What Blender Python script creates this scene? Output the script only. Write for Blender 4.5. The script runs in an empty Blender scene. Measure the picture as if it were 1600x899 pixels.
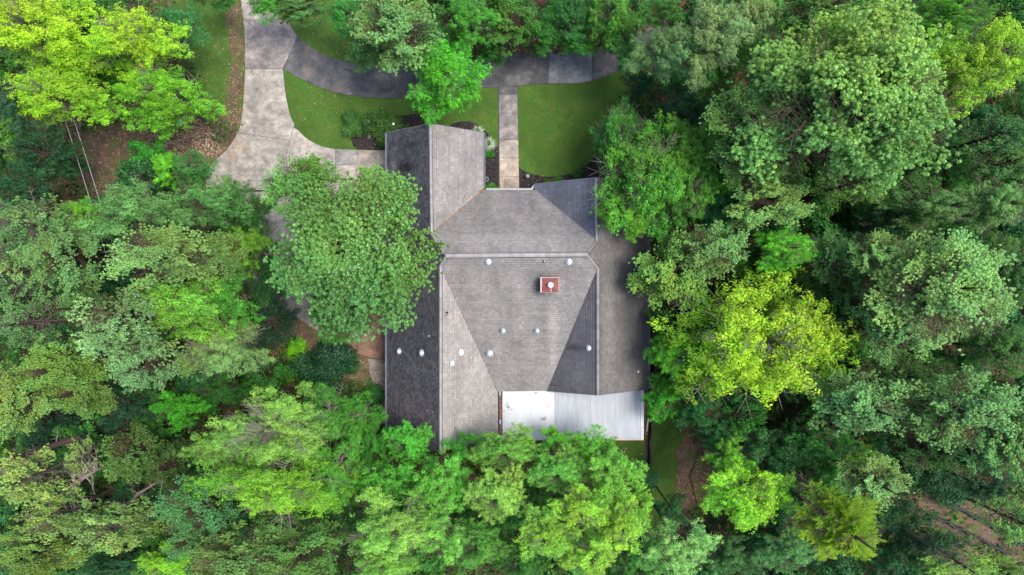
import bpy, bmesh, math, random
import numpy as np
from mathutils import Vector, Matrix
from mathutils.geometry import tessellate_polygon

C = bpy.context.scene
COL = C.collection
R = math.radians
H = 51.0            # camera height above the ground, metres
F = 1067.0          # focal length in photo pixels (24 mm on a 36 mm sensor, 1600 px wide)

# ------------------------------------------------------------ camera
cam_d = bpy.data.cameras.new('camera')
cam = bpy.data.objects.new('camera', cam_d)
COL.objects.link(cam)
cam.location = (0, 0, H)
cam.rotation_euler = (0, 0, 0)
cam_d.sensor_width = 36
cam_d.lens = 24.0
cam_d.clip_end = 2000
C.camera = cam

# ------------------------------------------------------------ sky and sun
SUN_ELEV, SUN_AZ = 68.0, 84.0      # azimuth clockwise from north (+Y)
w = bpy.data.worlds.new('World')
C.world = w
w.use_nodes = True
nt = w.node_tree
nt.nodes.clear()
sky = nt.nodes.new('ShaderNodeTexSky')
sky.sky_type = 'NISHITA'
sky.sun_disc = False
sky.sun_elevation = R(SUN_ELEV)
sky.sun_rotation = R(SUN_AZ)
sky.air_density = 1.0
sky.dust_density = 2.5
bg = nt.nodes.new('ShaderNodeBackground')
bg.inputs['Strength'].default_value = 0.15
wo = nt.nodes.new('ShaderNodeOutputWorld')
nt.links.new(sky.outputs[0], bg.inputs[0])
nt.links.new(bg.outputs[0], wo.inputs[0])

sl = bpy.data.lights.new('sun', 'SUN')
sl.energy = 1.7
sl.angle = R(24.0)
sl.color = (1.0, 0.955, 0.88)
so = bpy.data.objects.new('sun', sl)
COL.objects.link(so)
sd = Vector((math.sin(R(SUN_AZ)) * math.cos(R(SUN_ELEV)), math.cos(R(SUN_AZ)) * math.cos(R(SUN_ELEV)), math.sin(R(SUN_ELEV))))
so.rotation_euler = sd.to_track_quat('Z', 'Y').to_euler()
so.location = (40, 5, 70)

C.view_settings.view_transform = 'Standard'
C.view_settings.look = 'None'
C.view_settings.exposure = 1.28
C.view_settings.gamma = 1.0
C.view_settings.use_curve_mapping = False
C.render.engine = 'CYCLES'
C.cycles.denoiser = 'OPENIMAGEDENOISE'
C.cycles.denoising_input_passes = 'RGB_ALBEDO_NORMAL'
C.cycles.denoising_prefilter = 'ACCURATE'
C.cycles.max_bounces = 6
C.cycles.diffuse_bounces = 3
C.cycles.transmission_bounces = 4
C.cycles.transparent_max_bounces = 4

# ------------------------------------------------------------ helpers
def P(px, py, z=0.0):
    s = (H - z) / F
    return Vector(((px - 800) * s, (449.5 - py) * s, z))

def lin(c):
    c = c / 255.0
    return c / 12.92 if c <= 0.04045 else ((c + 0.055) / 1.055) ** 2.4

def rgb(t, k=1.0):
    return tuple(lin(v) * k for v in t) + (1.0,)

def tag(o, label=None, cat=None, group=None, kind=None):
    if label: o['label'] = label
    if cat: o['category'] = cat
    if group: o['group'] = group
    if kind: o['kind'] = kind
    return o

def empty(name, loc, label=None, cat=None, group=None, kind=None):
    o = bpy.data.objects.new(name, None)
    COL.objects.link(o)
    o.location = loc
    o.empty_display_size = 0.3
    return tag(o, label, cat, group, kind)

def link(name, me, parent=None, loc=None, kind=None):
    o = bpy.data.objects.new(name, me)
    COL.objects.link(o)
    if parent is not None:
        o.parent = parent
    if loc is not None:
        o.location = loc
    if kind:
        o['kind'] = kind
    return o

def np_mesh(name, verts, k, cols=None, mat=None, smooth=False):
    """verts: (n*k,3) array, each consecutive k verts a face"""
    me = bpy.data.meshes.new(name)
    nv = len(verts)
    nf = nv // k
    me.vertices.add(nv)
    me.vertices.foreach_set('co', np.asarray(verts, dtype=np.float32).ravel())
    me.loops.add(nv)
    me.loops.foreach_set('vertex_index', np.arange(nv, dtype=np.int32))
    me.polygons.add(nf)
    me.polygons.foreach_set('loop_start', np.arange(0, nv, k, dtype=np.int32))
    me.polygons.foreach_set('loop_total', np.full(nf, k, dtype=np.int32))
    if cols is not None:
        a = me.color_attributes.new('tint', 'FLOAT_COLOR', 'POINT')
        c4 = np.ones((nv, 4), dtype=np.float32)
        c4[:, :3] = np.repeat(cols, k, axis=0)
        a.data.foreach_set('color', c4.ravel())
    me.update(calc_edges=True)
    if mat: me.materials.append(mat)
    return me

def poly_mesh(name, verts, faces, mat=None, facecols=None, smooth=False):
    me = bpy.data.meshes.new(name)
    me.from_pydata([tuple(v) for v in verts], [], faces)
    if facecols is not None:
        a = me.color_attributes.new('tint', 'FLOAT_COLOR', 'CORNER')
        buf = []
        for p in me.polygons:
            c = facecols[p.index]
            for _ in range(p.loop_total):
                buf.extend((c[0], c[1], c[2], 1.0))
        a.data.foreach_set('color', buf)
    if mat: me.materials.append(mat)
    if smooth:
        for p in me.polygons: p.use_smooth = True
    me.update()
    return me

class MB:
    def __init__(s): s.v = []; s.f = []
    def box(s, x0, x1, y0, y1, z0, z1):
        n = len(s.v)
        s.v += [(x0,y0,z0),(x1,y0,z0),(x1,y1,z0),(x0,y1,z0),(x0,y0,z1),(x1,y0,z1),(x1,y1,z1),(x0,y1,z1)]
        s.f += [tuple(n+i for i in q) for q in ((3,2,1,0),(4,5,6,7),(0,1,5,4),(1,2,6,5),(2,3,7,6),(3,0,4,7))]
        return s
    def bar(s, a, b, wd, ht, up=Vector((0,0,1))):
        a, b = Vector(a), Vector(b)
        d = (b - a).normalized()
        sd_ = d.cross(up).normalized() * wd / 2
        u = sd_.cross(d).normalized() * ht / 2
        n = len(s.v)
        for p in (a, b):
            s.v += [tuple(p - sd_ - u), tuple(p + sd_ - u), tuple(p + sd_ + u), tuple(p - sd_ + u)]
        s.f += [tuple(n+i for i in q) for q in ((0,1,2,3),(7,6,5,4),(0,4,5,1),(1,5,6,2),(2,6,7,3),(3,7,4,0))]
        return s
    def prism(s, pts, z0, z1, bev=0.0):
        """pts: ccw plan polygon"""
        n = len(s.v); m = len(pts)
        s.v += [(p[0], p[1], z0) for p in pts] + [(p[0], p[1], z1) for p in pts]
        s.f.append(tuple(range(n+m-1, n-1, -1)))
        s.f.append(tuple(range(n+m, n+2*m)))
        for i in range(m):
            j = (i+1) % m
            s.f.append((n+i, n+j, n+m+j, n+m+i))
        return s
    def tube(s, pts, rad, k=6, cap=True):
        pts = [Vector(p) for p in pts]
        if not hasattr(rad, '__len__'): rad = [rad]*len(pts)
        n = len(s.v)
        for i, p in enumerate(pts):
            d = (pts[min(i+1, len(pts)-1)] - pts[max(i-1, 0)]).normalized()
            ref = Vector((0,0,1)) if abs(d.z) < 0.9 else Vector((1,0,0))
            u = d.cross(ref).normalized(); v = d.cross(u)
            for j in range(k):
                a = 2*math.pi*j/k
                s.v.append(tuple(p + (u*math.cos(a) + v*math.sin(a))*rad[i]))
        for i in range(len(pts)-1):
            for j in range(k):
                a = n+i*k+j; b = n+i*k+(j+1) % k
                s.f.append((a, b, b+k, a+k))
        if cap:
            s.f.append(tuple(range(n, n+k))); s.f.append(tuple(range(n+len(pts)*k-1, n+(len(pts)-1)*k-1, -1)))
        return s
    def lathe(s, prof, c=(0,0,0), k=14):
        n = len(s.v)
        for r, z in prof:
            for j in range(k):
                a = 2*math.pi*j/k
                s.v.append((c[0]+r*math.cos(a), c[1]+r*math.sin(a), c[2]+z))
        for i in range(len(prof)-1):
            for j in range(k):
                a = n+i*k+j; b = n+i*k+(j+1) % k
                s.f.append((a, b, b+k, a+k))
        s.f.append(tuple(range(n+k-1, n-1, -1)))
        s.f.append(tuple(range(n+(len(prof)-1)*k, n+len(prof)*k)))
        return s
    def build(s, name, mat, parent=None, loc=None, kind=None, smooth=False):
        return link(name, poly_mesh(name, s.v, s.f, mat, smooth=smooth), parent, loc, kind)

def catmull(pts, n=6):
    out = []
    m = len(pts)
    for i in range(m-1):
        p0 = pts[max(i-1,0)]; p1 = pts[i]; p2 = pts[i+1]; p3 = pts[min(i+2,m-1)]
        for k in range(n):
            t = k/n
            out.append(tuple(0.5*((2*p1[a]) + (-p0[a]+p2[a])*t + (2*p0[a]-5*p1[a]+4*p2[a]-p3[a])*t*t + (-p0[a]+3*p1[a]-3*p2[a]+p3[a])*t**3) for a in range(2)))
    out.append(tuple(pts[-1]))
    return out

def inside(x, y, poly):
    """vectorised point in polygon"""
    x = np.asarray(x); y = np.asarray(y)
    r = np.zeros(x.shape, dtype=bool)
    n = len(poly)
    for i in range(n):
        x1, y1 = poly[i][0], poly[i][1]; x2, y2 = poly[(i+1) % n][0], poly[(i+1) % n][1]
        c = ((y1 > y) != (y2 > y)) & (x < (x2-x1)*(y-y1)/((y2-y1) if y2 != y1 else 1e-9) + x1)
        r ^= c
    return r

def area2(poly):
    return sum(poly[i][0]*poly[(i+1) % len(poly)][1] - poly[(i+1) % len(poly)][0]*poly[i][1] for i in range(len(poly)))

def ccw(poly):
    return list(poly) if area2(poly) > 0 else list(poly)[::-1]

def snoise(x, y, seed=0, oct=3, scale=1.0):
    """cheap smooth noise in -1..1"""
    rs = np.random.RandomState(seed)
    out = np.zeros(np.shape(x)); amp = 1.0; tot = 0
    f = 1.0/scale
    for o in range(oct):
        for k in range(4):
            a = rs.uniform(0, 2*math.pi); ph = rs.uniform(0, 2*math.pi); ff = f*rs.uniform(.7, 1.4)
            out = out + amp*np.sin((x*math.cos(a)+y*math.sin(a))*ff*2*math.pi + ph)*0.5
        tot += amp*1.0
        amp *= .6; f *= 2.1
    return np.clip(out/tot, -1, 1)

# ------------------------------------------------------------ materials
def mat_new(name):
    m = bpy.data.materials.new(name); m.use_nodes = True
    t = m.node_tree; t.nodes.clear()
    return m, t, t.nodes, t.links

def N(t, typ, **kw):
    n = t.nodes.new(typ)
    for k, v in kw.items():
        if k in n.inputs: n.inputs[k].default_value = v
        else: setattr(n, k, v)
    return n

def ramp(t, stops, fac):
    n = t.nodes.new('ShaderNodeValToRGB')
    e = n.color_ramp.elements
    e[0].position, e[0].color = stops[0][0], stops[0][1]
    e[1].position, e[1].color = stops[1][0], stops[1][1]
    for p, c in stops[2:]:
        x = e.new(p); x.color = c
    t.links.new(fac, n.inputs[0])
    return n.outputs[0]

def mix(t, fac, a, b, mode='MIX'):
    n = t.nodes.new('ShaderNodeMix'); n.data_type = 'RGBA'; n.blend_type = mode
    for sock, v in ((n.inputs[0], fac), (n.inputs[6], a), (n.inputs[7], b)):
        if hasattr(v, 'is_output') or hasattr(v, 'links'): t.links.new(v, sock)
        else: sock.default_value = v
    return n.outputs[2]

def noise(t, scale, detail=4, rough=.55, vec=None, dist=0.0):
    n = t.nodes.new('ShaderNodeTexNoise')
    n.inputs['Scale'].default_value = scale; n.inputs['Detail'].default_value = detail
    n.inputs['Roughness'].default_value = rough; n.inputs['Distortion'].default_value = dist
    if vec is not None: t.links.new(vec, n.inputs['Vector'])
    return n.outputs['Fac']

def wpos(t):
    g = t.nodes.new('ShaderNodeNewGeometry')
    return g.outputs['Position']

def finish(t, colour, rough=.8, bump=None, bstr=.3, bdist=.02, metal=0.0, spec=.3):
    b = t.nodes.new('ShaderNodeBsdfPrincipled')
    if hasattr(colour, 'links'): t.links.new(colour, b.inputs['Base Color'])
    else: b.inputs['Base Color'].default_value = colour
    b.inputs['Roughness'].default_value = rough
    b.inputs['Metallic'].default_value = metal
    b.inputs['Specular IOR Level'].default_value = spec
    if bump is not None:
        n = t.nodes.new('ShaderNodeBump'); n.inputs['Strength'].default_value = bstr; n.inputs['Distance'].default_value = bdist
        t.links.new(bump, n.inputs['Height']); t.links.new(n.outputs[0], b.inputs['Normal'])
    o = t.nodes.new('ShaderNodeOutputMaterial')
    t.links.new(b.outputs[0], o.inputs[0])

def simple(name, c1, c2=None, scale=3.0, rough=.7, metal=0.0, spec=.3, bstr=.2, bdist=.01):
    m, t, n, l = mat_new(name)
    p = wpos(t)
    f = noise(t, scale, 5, .6, p)
    c2 = c2 or tuple(v*.75 for v in c1[:3]) + (1,)
    c = ramp(t, [(.3, c1), (.7, c2)], f)
    finish(t, c, rough, noise(t, scale*8, 3, .6, p), bstr, bdist, metal, spec)
    return m

# foliage: object colour x per leaf tint, part of the light passes through
def foliage_mat(name, trans, gloss, rough=.45):
    m, t, n, l = mat_new(name)
    oi = N(t, 'ShaderNodeObjectInfo'); at = N(t, 'ShaderNodeVertexColor'); at.layer_name = 'tint'
    c = mix(t, 1.0, oi.outputs['Color'], at.outputs['Color'], 'MULTIPLY')
    d = N(t, 'ShaderNodeBsdfDiffuse'); tr = N(t, 'ShaderNodeBsdfTranslucent')
    l.new(c, d.inputs[0])
    c2 = mix(t, 1.0, c, (1.05, 1.1, .7, 1), 'MULTIPLY')
    l.new(c2, tr.inputs[0])
    ms = N(t, 'ShaderNodeMixShader'); ms.inputs[0].default_value = trans
    l.new(d.outputs[0], ms.inputs[1]); l.new(tr.outputs[0], ms.inputs[2])
    g = N(t, 'ShaderNodeBsdfGlossy'); g.inputs['Roughness'].default_value = rough
    g.inputs['Color'].default_value = (1, 1, 1, 1)
    m2 = N(t, 'ShaderNodeMixShader'); m2.inputs[0].default_value = gloss
    l.new(ms.outputs[0], m2.inputs[1]); l.new(g.outputs[0], m2.inputs[2])
    o = N(t, 'ShaderNodeOutputMaterial'); l.new(m2.outputs[0], o.inputs[0])
    return m
M_NEEDLE = foliage_mat('pine needles', .22, .03)
M_LEAF = foliage_mat('broad leaves', .34, .025, .55)

def bark_mat():
    m, t, n, l = mat_new('bark')
    oi = N(t, 'ShaderNodeObjectInfo')
    tc = N(t, 'ShaderNodeTexCoord')
    f = noise(t, 14, 5, .7, wpos(t))
    c = mix(t, 1.0, oi.outputs['Color'], ramp(t, [(.3, (.55, .5, .47, 1)), (.7, (1.25, 1.2, 1.15, 1))], f), 'MULTIPLY')
    finish(t, c, .9, f, .8, .03)
    return m
M_BARK = bark_mat()

# ------------------------------------------------------------ tree prototypes (unit crown: radius 1, base z = 0)
CNT = []
def unit(v):
    return v / (np.linalg.norm(v, axis=-1, keepdims=True) + 1e-9)

def skeleton(seed, n_limb, Hc, sub, rise0, rise1, prof, irregular=.25):
    """limbs leave the trunk, sub twigs leave the limbs; returns limb lines, twig lines"""
    rs = np.random.RandomState(seed)
    limbs, twigs = [], []
    az = rs.uniform(0, 6.28)
    lob = [(rs.uniform(0, 6.28), rs.uniform(.5, 1.0)) for _ in range(3)]
    for i in range(n_limb):
        t = ((i + rs.uniform(0, .8)) / n_limb)
        az += 2.4 + rs.normal(0, .3)
        L = prof(t) * rs.uniform(1-irregular, 1.08)
        L *= 1 + .13*math.sin(2*az + lob[0][0]) + .1*math.sin(3*az + lob[1][0])
        L = min(L, .97)
        z0 = Hc * (t * .86)
        el = rise0 + (rise1 - rise0) * t + rs.normal(0, .08)
        d = np.array([math.cos(az)*math.cos(el), math.sin(az)*math.cos(el), math.sin(el)])
        p0 = np.array([0, 0, z0])
        bend = rs.normal(0, .07, 3)
        pts = []
        for k in range(5):
            s = k/4
            p = p0 + d*L*s + bend*s*s*L + np.array([0, 0, -.06*L*s*s])
            pts.append(p)
        limbs.append(pts)
        ns = max(3, int(sub * (.4 + L)))
        for j in range(ns):
            s = .3 + .7*(j + rs.uniform(.1, .9))/ns
            k = min(3, int(s*4)); fr = s*4-k
            b = pts[k]*(1-fr) + pts[k+1]*fr
            side = 1 if j % 2 else -1
            if s > .93: side = rs.choice([-1, 1])*.2
            ang = az + side*rs.uniform(.5, 1.15)
            e2 = el*.5 + rs.uniform(.05, .5)
            l2 = (.16 + .26*L*(1.15-s)) * rs.uniform(.7, 1.2)
            d2 = np.array([math.cos(ang)*math.cos(e2), math.sin(ang)*math.cos(e2), math.sin(e2)])
            e_ = b + d2*l2
            ro = math.hypot(e_[0], e_[1])
            if ro > .97: e_ = b + (e_ - b)*max(.25, 1 - (ro-.97)/max(.05, l2))
            if math.hypot(e_[0], e_[1]) > 1.06: continue
            twigs.append((b, e_, s))
    return limbs, twigs, rs

def n3(p, seed, f):
    """smooth 3-d noise, about -1..1"""
    rs = np.random.RandomState(seed + 900); o = np.zeros(len(p))
    for k in range(7):
        d = unit(rs.normal(0, 1, 3)); o += np.sin(p @ d * f * rs.uniform(3.5, 8.5) + rs.uniform(0, 6.28))
    return np.clip(o/2.6, -1, 1)

def lumps(cs, ups, tones, seed, f, cut, rs, lift=.05, amp=.2):
    """crowns grow in lobes: gaps open between them, each lobe has its own tone"""
    n = n3(cs, seed, f)
    keep = n + rs.normal(0, .15, len(n)) > cut
    t = 1 + amp*n3(cs, seed+1, f*.7)
    h = 1 + .10*n3(cs, seed+2, f*.5)
    tones = tones*t[:, None]*np.stack([h, np.ones_like(h), 2-h], 1)
    cs = cs.copy(); cs[:, 2] += lift*n
    return cs[keep], ups[keep], tones[keep]

def needle_tufts(cent, up, rs, r, n, wd, tone):
    """one tuft of needles round each centre: a rounded pad of packed bundles with thin needles standing out of it"""
    m = len(cent)
    rr = r * rs.uniform(.75, 1.2, (m, 1))
    ax = np.repeat(up, n, axis=0)
    c = np.repeat(cent, n, axis=0)
    R1 = np.repeat(rr, n, axis=0)
    d = unit(rs.normal(0, 1, (m*n, 3)) + ax*.8)
    ln = R1 * rs.uniform(.85, 1.3, (m*n, 1))
    w = unit(np.cross(d, rs.normal(0, 1, (m*n, 3)))) * wd * rs.uniform(.7, 1.2, (m*n, 1))
    v = np.stack([c + d*ln*.3, c + d*ln*.7 + w, c + d*ln, c + d*ln*.7 - w], axis=1).reshape(-1, 3)
    col = np.repeat(tone, n, axis=0) * rs.uniform(.95, 1.35, (m*n, 1))
    # the pad: a dome of five facets round the twig's own direction
    u = unit(up + rs.normal(0, .18, (m, 3)))
    t = unit(np.cross(u, rs.normal(0, 1, (m, 3)))); bb = np.cross(u, t)
    k = [(1, 1), (-1, 1), (-1, -1), (1, -1)]
    inner = [cent + rr*(u*.62 + (t*x + bb*y)*.30) for x, y in k]
    outer = [cent + rr*(u*rs.uniform(-.1, .15, (m, 1)) + (t*x + bb*y)*.54*rs.uniform(.8, 1.2, (m, 1))) for x, y in k]
    f = [np.stack(inner, 1)]
    for i in range(4):
        j = (i+1) % 4
        f.append(np.stack([inner[j], inner[i], outer[i], outer[j]], 1))
    v2 = np.stack(f, 1).reshape(-1, 3)
    col2 = np.repeat(tone, 5, axis=0) * rs.uniform(.74, .98, (m*5, 1))
    return np.concatenate([v, v2]), np.concatenate([col, col2])

def limb_mesh(limbs, twigs, r0, dead=0, rs=None):
    b = MB()
    for pts in limbs:
        b.tube(pts, [r0, r0*.8, r0*.6, r0*.4, r0*.2], 4, False)
    for a, e, s in twigs:
        b.tube([a, (a+e)/2, e], [r0*.3, r0*.22, r0*.1], 3, False)
    if dead:
        for i in range(dead):
            pts = limbs[rs.randint(len(limbs))]
            p = np.array(pts[4]); d = unit(p - np.array(pts[2]))
            for k in range(4):
                q = p + unit(d + rs.normal(0, .5, 3))*rs.uniform(.08, .22)
                b.tube([p, (p+q)/2+rs.normal(0, .01, 3), q], [r0*.28, r0*.22, r0*.1], 3, False)
    return b

def proto_pine(seed, dense=1.0, Hc=1.1, tuft=.036, n=9, limbs=52, sub=12, flat=.55, bare=.0, irr=.3, cut=-.5):
    prof = lambda t: (1.0 - max(0, t-.15)**1.9*1.05) * .96
    L, T, rs = skeleton(seed, limbs, Hc, sub, .12, 1.0, prof, irr)
    cs, ups, tones = [], [], []
    for (a, b, s) in T:
        if rs.rand() < bare: continue
        lobe = rs.uniform(.86, 1.14)
        warm = rs.uniform(-.06, .1)
        d = b - a
        m = max(3, int(np.linalg.norm(d)/tuft*1.62*dense))
        for k in range(m):
            f = .2 + .85*(k+rs.rand())/m
            p = a + d*f + np.append(rs.normal(0, .036, 2), rs.normal(.0, .012))
            cs.append(p); ups.append(unit(np.array([d[0], d[1], 0])*.7 + np.array([0, 0, .75*np.linalg.norm(d)+.03])))
            q = lobe*rs.uniform(.85, 1.15)
            tones.append((q*(1+warm), q, q*(1-warm)))
    cs = np.array(cs); ups = np.array(ups); tones = np.array(tones)
    cs, ups, tones = lumps(cs, ups, tones, seed, 1.25, cut, rs)
    v, c = needle_tufts(cs, ups, rs, tuft, n, tuft*.115, tones)
    CNT.append(('pine', seed, len(cs), len(v)//2))
    me = np_mesh('pine_crown', v, 4, c, M_NEEDLE)
    return me, poly_mesh('pine_limbs', *_vf(limb_mesh(L, T, .016, int(bare*40) + (3 if tuft > .03 else 0), rs)), M_BARK), Hc

def _vf(b): return b.v, b.f

def leaves(cent, nrm, rs, n, spread, flat, size, tone, tilt=.38, aspect=.62, droop=0.0, jit=.15):
    m = len(cent)
    c = np.repeat(cent, n, axis=0)
    off = rs.normal(0, 1, (m*n, 3)) * np.array([spread, spread, spread*flat])
    rr = np.linalg.norm(off[:, :2], axis=1)
    off[:, 2] = off[:, 2]*.6 - 1.6*droop*rr*rr/spread
    p = c + off
    dome = off.copy(); dome[:, 2] = 0
    nn = unit(np.repeat(nrm, n, axis=0)*.35 + dome/spread*.5 + np.array([0, 0, .8]) + rs.normal(0, tilt, (m*n, 3)))
    t = unit(np.cross(nn, rs.normal(0, 1, (m*n, 3))))
    b = np.cross(nn, t)
    s = size*rs.uniform(.65, 1.25, (m*n, 1))
    fold = nn*s*.18
    v = np.stack([p - t*s, p + b*s*aspect + fold, p + t*s, p - b*s*aspect + fold], axis=1).reshape(-1, 3)
    col = np.repeat(tone, n, axis=0)*rs.uniform(1-jit, 1+jit, (m*n, 1))
    return v, col

def proto_leaf(seed, Hc=.95, limbs=30, sub=8, per=5, n=28, size=.0165, spread=.034, young=(1.35, 1.12, .8), ya=.5, irregular=.4, holes=.08, dead=5, up1=1.1, cut=-.55, topy=0.0):
    prof = lambda t: (1.0 - max(0, t-.2)**1.7*1.0) * .94
    L, T, rs = skeleton(seed, limbs, Hc, sub, .12, up1, prof, irregular)
    cs, ns, tones = [], [], []
    yv = np.array(young)
    for (a, b, s) in T:
        if rs.rand() < holes: continue
        lobe = rs.uniform(.82, 1.16)
        d = b - a
        for k in range(per):
            f = .25 + .85*(k+rs.rand())/per
            p = a + d*f + np.append(rs.normal(0, .035, 2), rs.normal(0, .02))
            cs.append(p); ns.append(unit(np.array([d[0], d[1], .1])))
            y = np.clip((f-.45)*1.3*(s-.15) + topy*(p[2]/Hc-.45)*1.1, 0, 1)*ya*rs.uniform(.4, 1.4)     # new growth at the tips and the top shoots
            q = lobe*rs.uniform(.8, 1.2)
            tones.append((np.ones(3)*(1-y) + yv*y)*q)
    cs = np.array(cs); ns = np.array(ns); tones = np.array(tones)
    cs, ns, tones = lumps(cs, ns, tones, seed, 1.1, cut, rs, .05, .16)
    v, c = leaves(cs, ns, rs, n, spread, .5, size, tones, droop=.25)
    CNT.append(('leaf', seed, len(cs), len(v)//2))
    me = np_mesh('leaf_crown', v, 4, c, M_LEAF)
    return me, poly_mesh('leaf_limbs', *_vf(limb_mesh(L, T, .016, dead, rs)), M_BARK), Hc

def proto_feather(seed, Hc=1.3, limbs=44, sub=10):
    """flat sprays of small narrow leaves along straight twigs"""
    prof = lambda t: (1.0 - t*.85)
    L, T, rs = skeleton(seed, limbs, Hc, sub, .05, .7, prof, .25)
    vs, cols = [], []
    for (a, b, s) in T:
        d = b - a; ln = np.linalg.norm(d)
        m = max(12, int(ln/.0066)); du = d/ln
        side = unit(np.cross(du, np.array([0, 0, 1.0])))
        lobe = rs.uniform(.82, 1.2); yel = rs.rand() < .15
        f = np.linspace(.05, 1.12, m)
        base = a + np.outer(f, d) - np.outer(.12*ln*f*f, [0, 0, 1])
        for sg in (-1, 1):
            l = .052*(1.12-f*.75)*rs.uniform(.7, 1.2, m)
            q = base + side*sg*l[:, None] + du*l[:, None]*.75 + rs.normal(0, .007, (m, 3))
            wv = du*.0058*rs.uniform(.8, 1.3, (m, 1)) + rs.normal(0, .002, (m, 3))
            mid = (base*.45+q*.55)
            v = np.stack([base, mid-wv, q, mid+wv+[0, 0, .006]], axis=1).reshape(-1, 3)
            vs.append(v)
            c = np.ones((m, 3))*lobe*rs.uniform(.8, 1.2, (m, 1))
            if yel: c = c*np.array([1.35, 1.12, .6])
            cols.append(c)
    me = np_mesh('feather_crown', np.concatenate(vs), 4, np.concatenate(cols), M_LEAF)
    return me, poly_mesh('feather_limbs', *_vf(limb_mesh(L, T, .014, 3, rs)), M_BARK), Hc

def proto_bush(seed, Hc=.9, n_c=150, n=34, size=.034, spread=.11, lobes=7):
    """a low rounded mass of several stems"""
    rs = np.random.RandomState(seed)
    cen = [(rs.normal(0, .38), rs.normal(0, .38), rs.uniform(.4, .85)*Hc*.7, rs.uniform(.35, .55)) for _ in range(lobes)]
    cs, ns, tn = [], [], []
    for i in range(n_c):
        cx, cy, cz, cr = cen[rs.randint(lobes)]
        d = unit(rs.normal(0, 1, 3)); d[2] = abs(d[2])*.9 - .15
        p = np.array([cx, cy, cz]) + d*cr*np.array([1, 1, .7])*rs.uniform(.75, 1.05)
        cs.append(p); ns.append(unit(d+[0, 0, .3])); q = rs.uniform(.55, 1.5); tn.append((q*rs.uniform(.95, 1.12), q, q))
    v, c = leaves(np.array(cs), np.array(ns), rs, n, spread, .55, size, np.array(tn), tilt=.6)
    b = MB()
    for cx, cy, cz, cr in cen:
        b.tube([(cx*.15, cy*.15, 0), (cx*.6, cy*.6, cz*.5), (cx, cy, cz)], [.035, .025, .012], 5)
    return np_mesh('bush_foliage', v, 4, c, M_LEAF), poly_mesh('bush_stems', *_vf(b), M_BARK), Hc

def unit_trunk(seed):
    rs = np.random.RandomState(seed); b = MB()
    pts = []; x = y = 0
    for k in range(9):
        pts.append((x*1.0, y*1.0, k/8)); x += rs.normal(0, .12); y += rs.normal(0, .12)
    b.tube(pts, [1.25, 1.0, .93, .86, .78, .68, .55, .4, .2], 8)
    return poly_mesh('trunk', b.v, b.f, M_BARK, smooth=True)

PROTO = {}
PROTO['pine'] = [proto_pine(11), proto_pine(12, Hc=1.0, limbs=44, sub=15), proto_pine(13, Hc=1.3, limbs=46, sub=8)]
PROTO['bigpine'] = [proto_pine(21, Hc=1.0, tuft=.0275, n=9, limbs=72, sub=17, irr=.2, cut=-.72), proto_pine(22, Hc=.9, tuft=.029, n=9, limbs=60, sub=16, irr=.3)]
PROTO['thinpine'] = [proto_pine(31, Hc=1.0, limbs=38, sub=9, bare=.3, tuft=.034), proto_pine(32, Hc=1.1, limbs=30, sub=9, bare=.22)]
PROTO['leaf'] = [proto_leaf(41), proto_leaf(42, Hc=.8, limbs=26, sub=9), proto_leaf(43, Hc=1.05, limbs=34, irregular=.5, holes=.12)]
PROTO['maple'] = [proto_leaf(51, Hc=.85, limbs=40, sub=12, per=6, n=20, size=.0140, spread=.028, young=(1.6, 1.25, .75), ya=1.0, irregular=.5, holes=.04, dead=3, cut=-.85, topy=.8),
                  proto_leaf(52, Hc=.9, limbs=36, sub=11, per=6, n=22, size=.0148, spread=.030, young=(1.6, 1.22, .75), ya=1.0, irregular=.5, holes=.06, dead=4, cut=-.75, topy=.7)]
PROTO['pale'] = [proto_leaf(61, Hc=.85, limbs=34, sub=10, per=5, n=26, size=.0160, spread=.033, young=(1.9, 1.65, 1.7), ya=.8, irregular=.4, holes=.1, dead=6)]
PROTO['fine'] = [proto_leaf(75, Hc=.95, limbs=36, sub=11, per=6, n=24, size=.0115, spread=.027, young=(1.5, 1.3, .9), ya=.8, irregular=.4, holes=.05, dead=10, up1=1.2, cut=-.7, topy=.4),
                 proto_leaf(76, Hc=1.05, limbs=34, sub=11, per=6, n=24, size=.012, spread=.028, young=(1.6, 1.2, .6), ya=.9, irregular=.45, holes=.05, dead=5, up1=1.2, cut=-.7, topy=.3)]
PROTO['feather'] = [proto_feather(72, Hc=1.0, limbs=44, sub=15)]
PROTO['small'] = [proto_leaf(81, Hc=.9, limbs=18, sub=7, per=4, n=18, size=.042, spread=.07, ya=.5, dead=2), proto_leaf(82, Hc=.8, limbs=16, sub=7, per=4, n=18, size=.042, spread=.08, holes=.15, dead=2)]
PROTO['bush'] = [proto_bush(91, n_c=260, size=.040), proto_bush(92, lobes=6, n_c=230, size=.042)]
TRUNKS = [unit_trunk(s) for s in range(4)]
NTREE = [0]

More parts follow.
